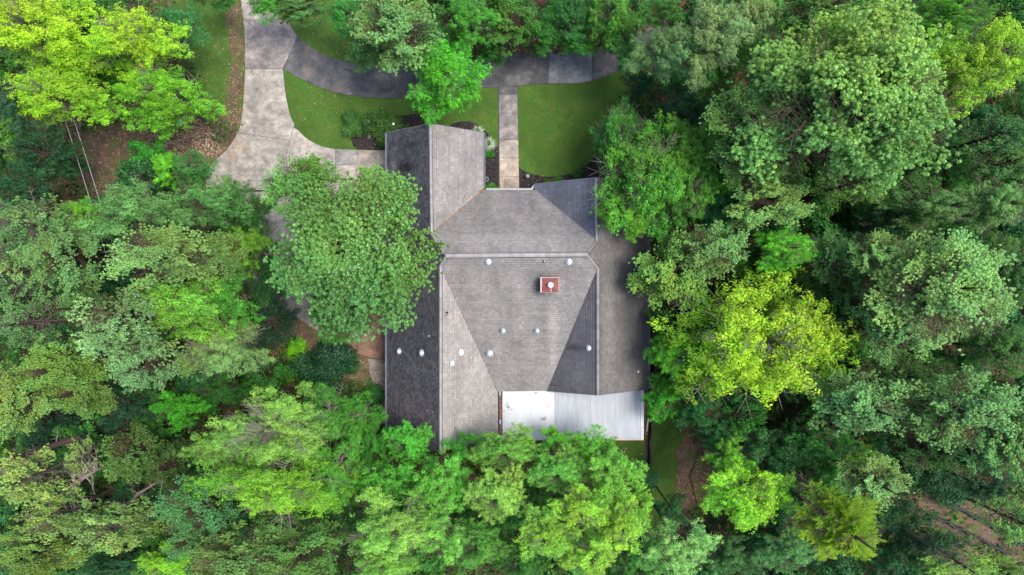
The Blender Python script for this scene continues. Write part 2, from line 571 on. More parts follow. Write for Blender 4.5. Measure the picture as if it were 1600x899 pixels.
BARK = {'pine': (92, 74, 64), 'bigpine': (96, 80, 70), 'thinpine': (120, 108, 100), 'leaf': (96, 88, 78), 'maple': (122, 120, 108),
        'pale': (130, 124, 112), 'feather': (104, 92, 80), 'fine': (140, 134, 126), 'small': (96, 86, 74), 'bush': (90, 76, 62)}
KNAME = {'pine': ('pine_tree', 'pine tree', 'pine trees in the woods'), 'bigpine': ('pine_tree', 'pine tree', 'pine trees in the woods'),
         'thinpine': ('pine_tree', 'pine tree', 'pine trees in the woods'),
         'leaf': ('broadleaf_tree', 'tree', 'broadleaf trees in the woods'), 'maple': ('broadleaf_tree', 'tree', 'broadleaf trees in the woods'),
         'pale': ('broadleaf_tree', 'tree', 'broadleaf trees in the woods'), 'fine': ('feathery_tree', 'tree', 'feathery trees in the woods'), 'feather': ('feathery_tree', 'tree', 'feathery trees in the woods'),
         'small': ('sapling', 'sapling', 'saplings and low trees'), 'bush': ('shrub', 'shrub', 'shrubs round the house and under the trees')}
K_ALB = 1.08

def plant(px, py, rx, ry, zc, kind, col, label, idx=None, rot=None, depth=1.0, lean=0):
    """crown centre seen at photo pixel (px,py), zc metres above the ground; rx, ry its half sizes in photo pixels"""
    NTREE[0] += 1
    sk = sum((i+3)*ord(ch) for i, ch in enumerate(label)) + (int(px)*7 if label.startswith('low ') else 0)
    rs = random.Random(sk)
    pr = PROTO[kind]
    foliage, limbs, Hc = pr[(sk if idx is None else idx) % len(pr)]
    s = (H - zc)/F
    Rx, Ry = rx*s, ry*s
    Rm = math.sqrt(Rx*Ry)
    if kind not in ('bush',): depth *= 1.3
    Hm = Hc*Rm*depth
    c = P(px, py, zc)
    base_z = max(.15 if kind == 'bush' else .6, zc - Hm*.55)
    if kind == 'bush': base_z = 0.0
    nm, cat, grp = KNAME[kind]
    off = Vector((0, 0, 0))
    if kind != 'bush' and any(inside(np.array([c.x]), np.array([c.y]), z)[0] for z in LEAN_ZONES):
        g0 = P(px, py, 0); off = Vector((c.x-g0.x, c.y-g0.y, 0))*.62       # grown out of the wood's edge towards the light
    root = empty(nm, (c.x-off.x, c.y-off.y, 0.0), label, cat, grp)
    # prototype is turned in steps so that its stretch stays along the photo's axes
    rz = rs.uniform(0, 6.28) if rot is None else rot
    f = link('foliage' if kind == 'bush' else 'crown', foliage, root)
    l = link('stems' if kind == 'bush' else 'limbs', limbs, root)
    M = Matrix.Translation((0, 0, base_z)) @ Matrix.Diagonal((Rx, Ry, Hm/Hc, 1)) @ Matrix.Rotation(rz, 4, 'Z')
    k = K_ALB
    for o in (f, l):
        if abs(Rx-Ry) < .12*Rm:
            o.location = (0, 0, base_z); o.scale = (Rm, Rm, Hm/Hc); o.rotation_euler.z = rz
        else:   # stretch first turned by a quarter step, no shear
            q = rs.randrange(4)
            o.rotation_euler.z = q*math.pi/2
            o.scale = (Rx, Ry, Hm/Hc) if q % 2 == 0 else (Ry, Rx, Hm/Hc)
            o.location = (0, 0, base_z)
        o.location.x += off.x; o.location.y += off.y
    q_ = rgb(col, k)
    mu = (.86, 1.02, .78) if kind == 'thinpine' else (1.14, 1.13, .86) if 'pine' in kind else (.80, .92, 1.35) if kind == 'maple' else (1.0, 1.0, .9) if kind == 'bush' else (1.02, 1.05, .74)
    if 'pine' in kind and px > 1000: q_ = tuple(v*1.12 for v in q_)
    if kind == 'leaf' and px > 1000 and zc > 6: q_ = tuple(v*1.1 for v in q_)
    f.color = (q_[0]*mu[0], q_[1]*mu[1], q_[2]*mu[2], 1)
    l.color = rgb(BARK[kind], .9)
    if kind != 'bush':
        t = link('trunk', TRUNKS[NTREE[0] % 4], root)
        th = base_z + Hm*.8
        tr = max(.04, .007*th + .014*Rm)
        dv = Vector((off.x, off.y, th))
        t.scale = (tr, tr, dv.length)
        t.location = (0, 0, -.05)
        t.rotation_euler = dv.to_track_quat('Z', 'Y').to_euler() if off.length > 0 else (0, 0, rz)
        t.color = rgb(BARK[kind], .6)
    return root

# ------------------------------------------------------------ ground
def G(pts):       # photo pixels at ground level -> plan points
    return [(P(x, y, 0).x, P(x, y, 0).y) for x, y in pts]

def m_floor():
    m, t, n, l = mat_new('forest floor')
    p = wpos(t)
    a = ramp(t, [(.30, (.050, .030, .018, 1)), (.5, (.125, .068, .043, 1)), (.72, (.20, .115, .078, 1))], noise(t, 1.6, 8, .68, p, .6))
    g = ramp(t, [(.46, (0, 0, 0, 1)), (.62, (1, 1, 1, 1))], noise(t, .35, 6, .6, p))
    c = mix(t, g, a, (.045, .065, .018, 1))
    fine = noise(t, 16, 5, .75, p)
    c = mix(t, .75, c, ramp(t, [(.35, (.45, .45, .45, 1)), (.68, (1.5, 1.45, 1.4, 1))], fine), 'MULTIPLY')
    finish(t, c, .95, fine, .9, .05)
    return m
def m_lawn():
    m, t, n, l = mat_new('lawn soil')
    p = wpos(t)
    a = ramp(t, [(.3, (.036, .085, .012, 1)), (.55, (.052, .115, .016, 1)), (.78, (.085, .125, .022, 1))], noise(t, .8, 7, .65, p, .4))
    fine = noise(t, 22, 4, .7, p)
    c = mix(t, .7, a, ramp(t, [(.3, (.55, .55, .5, 1)), (.7, (1.4, 1.35, 1.3, 1))], fine), 'MULTIPLY')
    finish(t, c, .95, fine, .6, .03)
    return m
def m_mulch():
    m, t, n, l = mat_new('dark mulch')
    p = wpos(t)
    v = N(t, 'ShaderNodeTexVoronoi'); v.inputs['Scale'].default_value = 16; l.new(p, v.inputs['Vector'])
    c = ramp(t, [(0, (.008, .007, .008, 1)), (.6, (.022, .018, .018, 1)), (1, (.06, .05, .048, 1))], v.outputs['Color'])
    finish(t, c, .95, v.outputs['Distance'], 1.0, .04)
    return m
def m_clay():
    m, t, n, l = mat_new('bare clay and litter')
    p = wpos(t)
    a = ramp(t, [(.3, (.05, .033, .023, 1)), (.55, (.115, .075, .053, 1)), (.8, (.19, .12, .083, 1))], noise(t, 1.2, 8, .7, p, .5))
    g = ramp(t, [(.48, (0, 0, 0, 1)), (.6, (1, 1, 1, 1))], noise(t, .9, 6, .65, p))
    c = mix(t, g, a, (.075, .095, .025, 1))
    fine = noise(t, 20, 5, .75, p)
    c = mix(t, .7, c, ramp(t, [(.3, (.5, .5, .5, 1)), (.7, (1.4, 1.4, 1.4, 1))], fine), 'MULTIPLY')
    finish(t, c, .95, fine, .8, .03)
    return m
M_FLOOR, M_LAWN, M_MULCH, M_CLAY = m_floor(), m_lawn(), m_mulch(), m_clay()

def ragged(poly, amp, seed, step=.35):
    """break the outline up a little so grass and soil meet unevenly"""
    rs = np.random.RandomState(seed); out = []
    n = len(poly)
    for i in range(n):
        a = np.array(poly[i]); b = np.array(poly[(i+1) % n])
        k = max(1, int(np.linalg.norm(b-a)/step))
        for j in range(k):
            q = a + (b-a)*j/k
            out.append(tuple(q + rs.normal(0, amp, 2)))
    return out

def sheet(name, poly, z, mat, kind='structure', parent=None):
    poly = ccw(poly)
    tris = tessellate_polygon([[Vector((x, y, 0)) for x, y in poly]])
    me = poly_mesh(name, [(x, y, z) for x, y in poly], [tuple(t) for t in tris], mat)
    # make every face look up
    bm = bmesh.new(); bm.from_mesh(me)
    for f in bm.faces:
        if f.normal.z < 0: f.normal_flip()
    bm.to_mesh(me); bm.free()
    o = link(name, me, parent)
    if parent is None: o['kind'] = kind
    return o

# the ground: one sheet out to the horizon
gm = MB(); gm.v = [(-450, -450, 0), (450, -450, 0), (450, 450, 0), (-450, 450, 0)]; gm.f = [(0, 1, 2, 3)]
gm.build('ground', M_FLOOR, kind='structure')

# driveway outlines (photo pixels, ground level)
L_EDGE = catmull([(371, -40), (376, 0), (381, 40), (383, 80), (382, 130), (378, 180), (371, 209), (352, 236), (332, 256), (322, 285), (325, 330), (350, 400), (400, 455), (455, 490), (500, 520), (540, 546), (575, 558), (606, 563)], 5)
UP_T = catmull([(432, -40), (438, 0), (448, 28), (465, 57), (492, 78), (527, 93), (565, 102), (610, 107), (660, 105), (710, 98), (760, 88), (800, 84), (857, 84), (905, 82), (945, 76), (990, 60), (1030, 35)], 5)
UP_B = catmull([(442, 108), (470, 124), (513, 142), (560, 151), (611, 154), (660, 153), (710, 147), (755, 138), (780, 137), (812, 134), (857, 131), (905, 130), (940, 122), (975, 107), (1012, 85), (1045, 55)], 5)
ISL = catmull([(442, 108), (447, 150), (455, 184), (470, 208), (490, 223), (512, 231), (545, 234), (606, 235)], 5)
DRIVE_ALL = L_EDGE + [(640, 563), (640, 235)] + ISL[::-1] + UP_B[1:] + UP_T[::-1]

lawn_mid = ISL + [(640, 240), (790, 300), (790, 138)] + UP_B[::-1][30:]
LAWNS = {
 'mid': [(442, 108)] + UP_B[1:41] + [(780, 137), (780, 300), (700, 300), (606, 235)] + ISL[::-1][1:-1],
 'right': [(809, 134)] + [p for p in UP_B if 813 < p[0] < 985] + [(990, 70), (990, 120), (975, 190), (950, 245), (935, 300), (809, 300)],
 'left': catmull([(262, -60), (268, 20), (278, 70), (300, 110), (318, 150), (330, 185), (345, 205)], 4) + [p for p in L_EDGE if p[1] < 205][::-1],
 'upper': [(448, 0)] + [p for p in UP_T if 28 < p[1] < 108 and p[0] < 620] + [(640, 60), (560, 20), (520, -20)],
 'back': [(1019, 600), (1062, 640), (1066, 700), (1056, 760), (1048, 830), (1014, 830), (1016, 700)],
 'yard': [(935, 690), (1008, 690), (1012, 800), (960, 790), (930, 740)],
}
lawn = empty('lawn', (0, 0, 0), kind='structure')
gi = 0
LP = {}
for k, v in LAWNS.items():
    LP[k] = G(v)
    s = sheet('turf', ragged(LP[k], .04, gi) if k not in () else LP[k], .004 + .0003*gi, M_LAWN, parent=lawn); gi += 1

CLAYS = {
 'verge': [(352, 20), (376, 0), (383, 80), (378, 180), (371, 209), (352, 236), (332, 256), (315, 245), (330, 200), (350, 160), (362, 100)],
 'clearing': [(105, 190), (150, 175), (210, 190), (260, 215), (240, 300), (150, 330), (120, 300)],
 'backpath': [(455, 490), (500, 520), (540, 546), (575, 558), (600, 563), (604, 620), (580, 600), (540, 590), (500, 560), (450, 535), (440, 500)],
 'rightyard': [(1056, 700), (1110, 690), (1150, 760), (1120, 810), (1050, 830), (1058, 760)],
 'slope': [(1400, 720), (1500, 740), (1620, 800), (1700, 900), (1600, 960), (1480, 860), (1400, 790)],
}
for k, v in CLAYS.items():
    sheet('bare_soil', ragged(G(v), .09, 40+gi, .3), .0075 + .0003*gi, M_CLAY); gi += 1

def arc(x0, y0, x1, y1, bulge, n=10):
    out = []
    for i in range(n+1):
        t = i/n
        out.append((x0+(x1-x0)*t, y0+(y1-y0)*t + math.sin(math.pi*t)*bulge))
    return out
BEDS = {
 'left': [(546, 212), (552, 203), (575, 202), (600, 196), (620, 182), (650, 178), (672, 185), (672, 236), (606, 236), (560, 234), (552, 228)],
 'mid': catmull([(700, 205), (703, 196), (715, 191), (738, 191), (756, 202), (772, 222), (780, 232)], 4) + [(780, 300), (740, 300)],
 'right': [(810, 260)] + catmull([(811, 262), (825, 270), (845, 275), (870, 276), (895, 270), (915, 258), (935, 240)], 4) + [(960, 290), (940, 320), (810, 320)],
}
for k, v in BEDS.items():
    sheet('mulch_bed', ragged(G(v), .025, 60+gi, .3), .013 + .0003*gi, M_MULCH); gi += 1

# wood chips by the driveway bend
CHIPS = [(262, 170), (300, 175), (330, 200), (345, 225), (352, 238), (330, 256), (318, 262), (290, 262), (250, 250), (240, 215)]

# ------------------------------------------------------------ concrete
def m_concrete(name, light, mid, dark, sc=.55, stain=(.30, .17, .09, 1), st=(.60, .74)):
    m, t, n, l = mat_new(name)
    p = wpos(t)
    a = ramp(t, [(.34, dark), (.52, mid), (.66, light)], noise(t, sc, 10, .72, p, .15))
    g = ramp(t, [(st[0], (0, 0, 0, 1)), (st[1], (.6, .6, .6, 1))], noise(t, .42, 5, .6, p, .4))
    c = mix(t, g, a, stain)
    # brushed dark lichen specks and hairline cracks
    sp = noise(t, 7, 8, .8, p)
    c = mix(t, .55, c, ramp(t, [(.35, (.6, .6, .62, 1)), (.5, (1, 1, 1, 1)), (.65, (1.25, 1.22, 1.18, 1))], noise(t, 2.2, 7, .7, p)), 'MULTIPLY')
    c = mix(t, .8, c, ramp(t, [(.32, (.55, .54, .56, 1)), (.5, (1, 1, 1, 1)), (.75, (1.18, 1.17, 1.15, 1))], sp), 'MULTIPLY')
    v = N(t, 'ShaderNodeTexVoronoi'); v.feature = 'DISTANCE_TO_EDGE'; v.inputs['Scale'].default_value = .55
    nn = N(t, 'ShaderNodeTexNoise'); nn.inputs['Scale'].default_value = 1.5; nn.inputs['Detail'].default_value = 6; l.new(p, nn.inputs['Vector'])
    md = N(t, 'ShaderNodeMix'); md.data_type = 'RGBA'; md.inputs[0].default_value = .35; l.new(p, md.inputs[6]); l.new(nn.outputs['Color'], md.inputs[7])
    l.new(md.outputs[2], v.inputs['Vector'])
    ck = ramp(t, [(0, (1.25, 1.2, 1.15, 1)), (.012, (1, 1, 1, 1))], v.outputs['Distance'])
    c = mix(t, .6, c, ck, 'MULTIPLY')
    finish(t, c, .9, sp, .25, .01)
    return m
M_CON = m_concrete('weathered concrete', (.40, .37, .325, 1), (.28, .257, .225, 1), (.165, .15, .135, 1))
M_COND = m_concrete('dark stained concrete', (.165, .158, .152, 1), (.082, .081, .084, 1), (.045, .046, .05, 1), .5, (.20, .15, .115, 1), (.56, .74))
M_CONB = m_concrete('grey blue concrete', (.24, .248, .262, 1), (.15, .156, .168, 1), (.08, .083, .092, 1), .7)
M_CONW = m_concrete('walkway concrete', (.47, .40, .32, 1), (.34, .285, .23, 1), (.15, .13, .115, 1), .75, (.30, .22, .15, 1), (.6, .75))
M_CONM = m_concrete('half stained walkway concrete', (.34, .29, .26, 1), (.20, .18, .17, 1), (.09, .085, .085, 1), .8)
M_CONG = m_concrete('grey patch concrete', (.33, .31, .29, 1), (.235, .22, .205, 1), (.15, .14, .13, 1), .8)
M_CONT = m_concrete('tan concrete', (.40, .355, .30, 1), (.28, .245, .21, 1), (.13, .115, .105, 1), .7)
M_CONR = m_concrete('clay stained concrete', (.34, .22, .15, 1), (.22, .13, .09, 1), (.10, .07, .055, 1), .5)
M_JOINT = simple('joint dirt', (.06, .052, .044, 1), (.04, .035, .03, 1))

def shrink(poly, d):
    """inset a ccw polygon by d with vertex normals"""
    n = len(poly); out = []
    for i in range(n):
        p0 = Vector(poly[i-1]); p1 = Vector(poly[i]); p2 = Vector(poly[(i+1) % n])
        e1 = (p1-p0); e2 = (p2-p1)
        if e1.length < 1e-6 or e2.length < 1e-6: continue
        e1.normalize(); e2.normalize()
        n1 = Vector((-e1.y, e1.x)); n2 = Vector((-e2.y, e2.x))
        b = n1+n2
        if b.length < .2: b = n1
        b = b.normalized() / max(.4, b.normalized().dot(n1))
        q = p1 + b*d
        out.append((q.x, q.y))
    return out

def slab_mesh(px_poly, top=.05, gap=.010, wob=0.0):
    poly = ccw(G(px_poly))
    poly = [p for i, p in enumerate(poly) if (Vector(p)-Vector(poly[i-1])).length > .01]
    inner = shrink(poly, gap); edge = shrink(inner, .015)
    m = len(inner)
    if len(edge) != m: edge = inner
    v = [(x, y, -.05) for x, y in inner] + [(x, y, top-.012) for x, y in inner] + [(x, y, top) for x, y in edge]
    f = []
    for i in range(m):
        j = (i+1) % m
        f.append((i, j, m+j, m+i)); f.append((m+i, m+j, 2*m+j, 2*m+i))
    for t in tessellate_polygon([[Vector((x, y, 0)) for x, y in edge]]):
        a, b, c = t
        A, B, Cc = edge[a], edge[b], edge[c]
        if (B[0]-A[0])*(Cc[1]-A[1]) - (B[1]-A[1])*(Cc[0]-A[0]) < 0: a, c = c, a
        f.append((2*m+a, 2*m+b, 2*m+c))
    return v, f

def slab(name, px_poly, mat, parent, top=.05, label=None):
    v, f = slab_mesh(px_poly, top)
    o = link(name, poly_mesh(name, v, f, mat), parent)
    if label: o['label'] = label
    return o

drive = sheet('driveway', G(DRIVE_ALL), .022, M_JOINT)
def seg(c, a, b):     # part of a traced curve between parameter x or y limits
    return [p for p in c if a <= p[0] <= b]
LE = L_EDGE
lt = [p for p in LE if p[1] < 28]; l1 = [p for p in LE if 28 <= p[1] <= 107]; l2 = [p for p in LE if 107 < p[1] <= 207]
slab('slab', [(p[0], p[1]) for p in lt] + [(380.5, 30), (448.5, 30)] + [p for p in UP_T if p[1] < 28][::-1], M_CON, drive)
slab('slab', [(380.5, 30)] + l1 + [(383, 108), (442, 108), (465, 57)] + [p for p in UP_T if 28 <= p[1] < 57 and p[0] < 470][::-1], M_CONM, drive, label='slab with dark grey stain on its right side')
slab('slab', [(383, 108)] + l2 + [(371, 208), (413, 214), (455, 220)] + [p for p in ISL if 108 < p[1] < 198][::-1] + [(442, 108)], M_CON, drive)
iA = [p for p in ISL if 198 <= p[1] and p[0] < 474]
slab('slab', [(371, 208)] + [p for p in LE if 209 < p[1] < 300 and p[0] < 371] + [(452, 300), (447, 243), (453, 220), (413, 214)], M_CON, drive)
slab('slab', [(453, 220)] + [(458, 199)] + [p for p in ISL if 200 <= p[1] and p[0] < 523] + [(524, 233), (524, 268), (449, 262), (447, 243)], M_CON, drive)
slab('slab', [(524, 233), (558, 234.5), (558, 257), (524, 259)], M_CONG, drive, label='darker grey patch slab')
slab('slab', [(558, 234.5), (606, 235), (640, 235), (640, 300), (524, 300), (524, 259), (558, 257)], M_CONT, drive, label='light tan slab by the garage wall')
slab('slab', [(447, 262.5), (524, 268.5), (524, 300), (452, 300)], M_CON, drive)
slab('slab', [p for p in LE if p[1] >= 300 and p[0] <= 400 and p[1] < 458] + [(400, 455), (480, 430), (480, 300), (323, 300)], M_CON, drive)
slab('slab', [(480, 300), (480, 430), (560, 430), (560, 300)], M_CON, drive)
slab('slab', [(560, 300), (560, 430), (640, 430), (640, 300)], M_CON, drive)
slab('slab', [(400, 455), (455, 490), (500, 520), (540, 546), (540, 430), (480, 430)], M_CONM, drive)
slab('slab', [(540, 430), (540, 546), (575, 558), (606, 563), (640, 563), (640, 430)], M_CONR, drive, label='slab stained brown by clay')
# upper curved branch
def branch(x0t, x1t, x0b, x1b, mat, label=None, head=None, tail=None):
    pts = [head[0]] if head else []
    pts = ([head[0], head[1]] if head else []) + [p for p in UP_B if x0b < p[0] < x1b] + ([tail[1], tail[0]] if tail else []) + [p for p in UP_T if x0t < p[0] < x1t and p[1] > 20][::-1]
    slab('slab', pts, mat, drive, label=label)
branch(466, 526, 443, 513, M_COND, 'slab darkened by black algae', ((465, 57), (442, 108)), ((527, 93), (513, 142)))
branch(528, 609, 514, 610, M_COND, None, ((527, 93), (513, 142)), ((610, 107), (611, 154)))
branch(611, 699, 612, 699, M_COND, None, ((610, 107), (611, 154)), ((700, 100), (700, 149)))
branch(701, 778, 701, 778, M_COND, None, ((700, 100), (700, 149)), ((779, 85.5), (779, 137)))
branch(780, 857, 780, 857, M_COND, None, ((779, 85.5), (779, 137)), ((859, 84), (856, 131)))
branch(860, 925, 858, 924, M_CONB, 'clean blue grey slab', ((859, 84), (856, 131)), ((925, 79), (925, 126)))
branch(926, 1032, 926, 1046, M_COND, None, ((925, 79), (925, 126)), ((1030, 35), (1045, 55)))

walk = sheet('walkway', G([(778, 137), (809, 134), (812, 301), (779, 301)]), .0225, M_JOINT)
wy = [136, 148, 177, 219, 247, 276, 302]
wm = [M_COND, M_CONM, M_CONM, M_CONT, M_CONW, M_CONW]
for i in range(6):
    a, b = wy[i], wy[i+1]
    xl = lambda y: 779.3 + (y-136)*.008; xr = lambda y: 808.2 + (y-136)*.02
    slab('slab', [(xl(a), a), (xl(b), b), (xr(b), b), (xr(a), a)], wm[i], walk, .05)
sheet('path', G([(575, 560), (606, 566), (606, 640), (592, 640), (585, 600), (578, 585)]), .018, M_CONM)

# ------------------------------------------------------------ grass, litter
def scatter(poly, n, seed, extra=None):
    rs = np.random.RandomState(seed)
    xs = [p[0] for p in poly]; ys = [p[1] for p in poly]
    x = rs.uniform(min(xs), max(xs), n); y = rs.uniform(min(ys), max(ys), n)
    k = inside(x, y, poly)
    return x[k], y[k], rs

HARD = [G(DRIVE_ALL), G([(778, 137), (811, 137), (811, 301), (778, 301)])] + [G(v) for v in BEDS.values()]
vs, cs = [], []
for i, (k, poly) in enumerate(LP.items()):
    A = abs(area2([(min(p[0] for p in poly), min(p[1] for p in poly)), (max(p[0] for p in poly), min(p[1] for p in poly)), (max(p[0] for p in poly), max(p[1] for p in poly)), (min(p[0] for p in poly), max(p[1] for p in poly))]))/2
    dens = {'left': 620, 'upper': 500, 'back': 650, 'yard': 350}.get(k, 750)
    x, y, rs = scatter(poly, int(A*dens), 100+i)
    keep = np.ones(len(x), bool)
    for h in HARD: keep &= ~inside(x, y, h)
    # patches of bare ground
    pn = snoise(x, y, 5, 4, 2.2)
    lim = {'left': .25, 'upper': .1, 'yard': -.1, 'back': .5}.get(k, .8)
    keep &= (pn + rs.normal(0, .12, len(x))) < lim
    x, y, pn = x[keep], y[keep], pn[keep]
    m = len(x)
    h = rs.uniform(.03, .075, m); a = rs.uniform(0, 6.28, m); wv = rs.uniform(.007, .014, m)
    dx, dy = np.cos(a), np.sin(a)
    ln = rs.uniform(.02, .06, m)
    b0 = np.stack([x - dy*wv, y + dx*wv, np.full(m, .004)], 1)
    b1 = np.stack([x + dy*wv, y - dx*wv, np.full(m, .004)], 1)
    tp = np.stack([x + dx*ln, y + dy*ln, h], 1)
    vs.append(np.stack([b0, b1, tp], 1).reshape(-1, 3))
    dry = np.clip(pn*.8 + .22 + snoise(x, y, 9, 3, 1.1)*.6, 0, 1)[:, None]
    base = np.array([.080, .190, .026]) if k in ('mid', 'right') else (np.array([.060, .125, .020]) if k in ('left', 'upper') else np.array([.035, .085, .012]))
    cs.append((base*(1-dry) + np.array([.17, .19, .040])*dry) * rs.uniform(.65, 1.35, (m, 1)) * (1+.5*snoise(x, y, 17, 4, 3.6))[:, None])
def m_tint(name, rough=.8):
    m, t, n, l = mat_new(name)
    at = N(t, 'ShaderNodeVertexColor'); at.layer_name = 'tint'
    finish(t, at.outputs['Color'], rough)
    return m
M_TINT = m_tint('grass blades')
link('grass', np_mesh('grass', np.concatenate(vs), 3, np.concatenate(cs), M_TINT), kind='stuff')

def flakes(name, poly, n, seed, cols, size, z=.03, elong=.5, avoid=True, hz=.03, clump=None, lawn_off=False):
    x, y, rs = scatter(poly, n, seed)
    keep = np.ones(len(x), bool)
    if avoid:
        for h in HARD[:2]: keep &= ~inside(x, y, h)
    if lawn_off:
        for k_ in ('mid', 'right', 'back'): keep &= ~(inside(x, y, LP[k_]) & (rs.rand(len(x)) < .93))
    if clump is not None:
        keep &= snoise(x, y, seed, 3, clump) + rs.normal(0, .3, len(x)) > 0
    x, y = x[keep], y[keep]; m = len(x)
    a = rs.uniform(0, 6.28, m); s = size*rs.uniform(.5, 1.5, m)
    u = np.stack([np.cos(a), np.sin(a), rs.normal(0, .25, m)], 1)*s[:, None]
    v = np.stack([-np.sin(a), np.cos(a), rs.normal(0, .25, m)], 1)*(s*elong*rs.uniform(.5, 1.3, m))[:, None]
    c = np.stack([x, y, z + rs.uniform(0, hz, m)], 1)
    q = np.stack([c-u, c-v, c+u, c+v], 1).reshape(-1, 3)
    col = np.array(cols)[rs.randint(len(cols), size=m)]*rs.uniform(.7, 1.25, (m, 1))
    return q, col
def multi(name, parts):
    q = np.concatenate([p[0] for p in parts]); c = np.concatenate([p[1] for p in parts])
    return link(name, np_mesh(name, q, 4, c, M_TINT), kind='stuff')
BR = [(.20, .10, .06), (.12, .06, .035), (.26, .15, .09), (.07, .04, .025), (.34, .23, .15)]
multi('wood_chips', [flakes('c', G(CHIPS), 9000, 1, [(.13, .075, .06), (.07, .045, .035), (.20, .12, .09), (.36, .25, .16), (.05, .035, .03)], .07, .012, .35),
                     flakes('c', G([(300, 215), (335, 205), (352, 236), (325, 252), (300, 245)]), 260, 2, [(.5, .36, .22), (.55, .42, .3)], .06, .04, .45)])
multi('leaf_litter', [flakes('l', G(v), 6000, 3+i, BR, .06, .012, .4, clump=1.5) for i, v in enumerate(CLAYS.values())] +
      [flakes('l', G([(-80, -60), (1680, -60), (1680, 960), (-80, 960)]), 42000, 20, BR, .07, .006, .4, lawn_off=True)])
# fallen leaves and petals on the front lawn
multi('fallen_leaves', [flakes('p', G([(450, 125), (560, 160), (560, 200), (500, 215), (460, 170)]), 42, 31, [(.5, .45, .35), (0.35, .3, .2)], .035, .07, .6, hz=.01),
                        flakes('p', G([(350, 100), (381, 100), (378, 190), (345, 230)]), 110, 33, [(.4, .32, .24), (.3, .15, .1)], .04, .04, .6),
                        flakes('p', G([(300, 180), (350, 190), (350, 240), (310, 240)]), 60, 34, [(.5, .42, .32)], .05, .05, .5)])
multi('drive_litter', [flakes('d', G([(330, 250), (383, 110), (441, 110), (470, 205), (605, 240), (605, 300), (340, 300)]), 500, 71, [(.16, .10, .07), (.10, .10, .05), (.2, .16, .12)], .03, .053, .5, avoid=False, hz=.01, clump=2.0), flakes('d', G(DRIVE_ALL), 1400, 72, [(.10, .07, .05), (.07, .08, .04)], .035, .053, .5, avoid=False, hz=.01, clump=1.5)])
multi('mulch_chips', [flakes('m', G(v), 5200, 50+i, [(.02, .017, .018), (.045, .036, .034), (.012, .01, .011), (.075, .06, .055)], .045, .02, .4, avoid=False) for i, v in enumerate(BEDS.values())] +
      [flakes('m', G(v), 35, 60+i, [(.4, .34, .28)], .035, .05, .5, avoid=False) for i, v in enumerate(BEDS.values())])

# undergrowth: nobody could count it
def undergrowth():
    rs = np.random.RandomState(77)
    n = 16000
    x = rs.uniform(-46, 46, n); y = rs.uniform(-29, 29, n)
    keep = np.ones(n, bool)
    clear = [LP['mid'], LP['right'], LP['left'], LP['upper'], LP['back'], LP['yard'], G([(600, 190), (1025, 190), (1025, 720), (600, 720)]),
             G([(150, 195), (225, 185), (235, 225), (200, 262), (215, 300), (150, 310), (120, 240)]), G(CHIPS), G(CLAYS['backpath']), G([(1062, 690), (1105, 690), (1125, 760), (1060, 830)])] + HARD
    for h in clear: keep &= ~inside(x, y, h)
    sl = inside(x, y, G(CLAYS['slope'])); keep &= ~(sl & ((snoise(x, y, 31, 3, 2.5) < -.1) | (rs.rand(n) < .25)))
    x, y = x[keep], y[keep]; m = len(x)
    hh = np.clip(.7 + 1.7*snoise(x, y, 3, 3, 5.0) + rs.normal(0, .4, m), .12, 2.6)
    near = np.zeros(m, bool)
    for h in (G([(560, 150), (1060, 150), (1060, 740), (560, 740)]), G([(100, 180), (280, 180), (260, 320), (100, 340)]), G([(1380, 700), (1640, 700), (1700, 960), (1380, 880)])): near |= inside(x, y, h)
    hh[near] *= .3
    c = np.stack([x, y, hh], 1)
    k = 15
    q = rs.uniform(.55, 1.3, m); gr = rs.rand(m)
    tone = np.stack([q*(.036+.035*gr), q*(.10+.05*gr), q*(.038-.012*gr)], 1)
    nrm = np.tile([0, 0, 1.0], (m, 1))
    v, cc = leaves(c, nrm, rs, k, .38, .6, .14, tone, tilt=.6, droop=.15)
    v[:, 2] = np.maximum(v[:, 2], .01)
    me = np_mesh('undergrowth', v, 4, cc, M_TINT2)
    o = link('undergrowth', me, kind='stuff')
def m_leaf_tint():
    m, t, n, l = mat_new('undergrowth leaves')
    at = N(t, 'ShaderNodeVertexColor'); at.layer_name = 'tint'
    d = N(t, 'ShaderNodeBsdfDiffuse'); tr = N(t, 'ShaderNodeBsdfTranslucent')
    l.new(at.outputs['Color'], d.inputs[0]); l.new(at.outputs['Color'], tr.inputs[0])
    ms = N(t, 'ShaderNodeMixShader'); ms.inputs[0].default_value = .25
    l.new(d.outputs[0], ms.inputs[1]); l.new(tr.outputs[0], ms.inputs[2])
    o = N(t, 'ShaderNodeOutputMaterial'); l.new(ms.outputs[0], o.inputs[0])
    return m
M_TINT2 = m_leaf_tint()
undergrowth()

LEAN_ZONES = [LP['mid'], LP['right'], LP['left'], LP['upper'], G(CHIPS), G([(95, 170), (245, 170), (262, 225), (240, 300), (150, 330), (110, 300)]), G(DRIVE_ALL), G([(320, 150), (390, 0), (384, 200), (340, 270)]), G(CLAYS['slope'])]

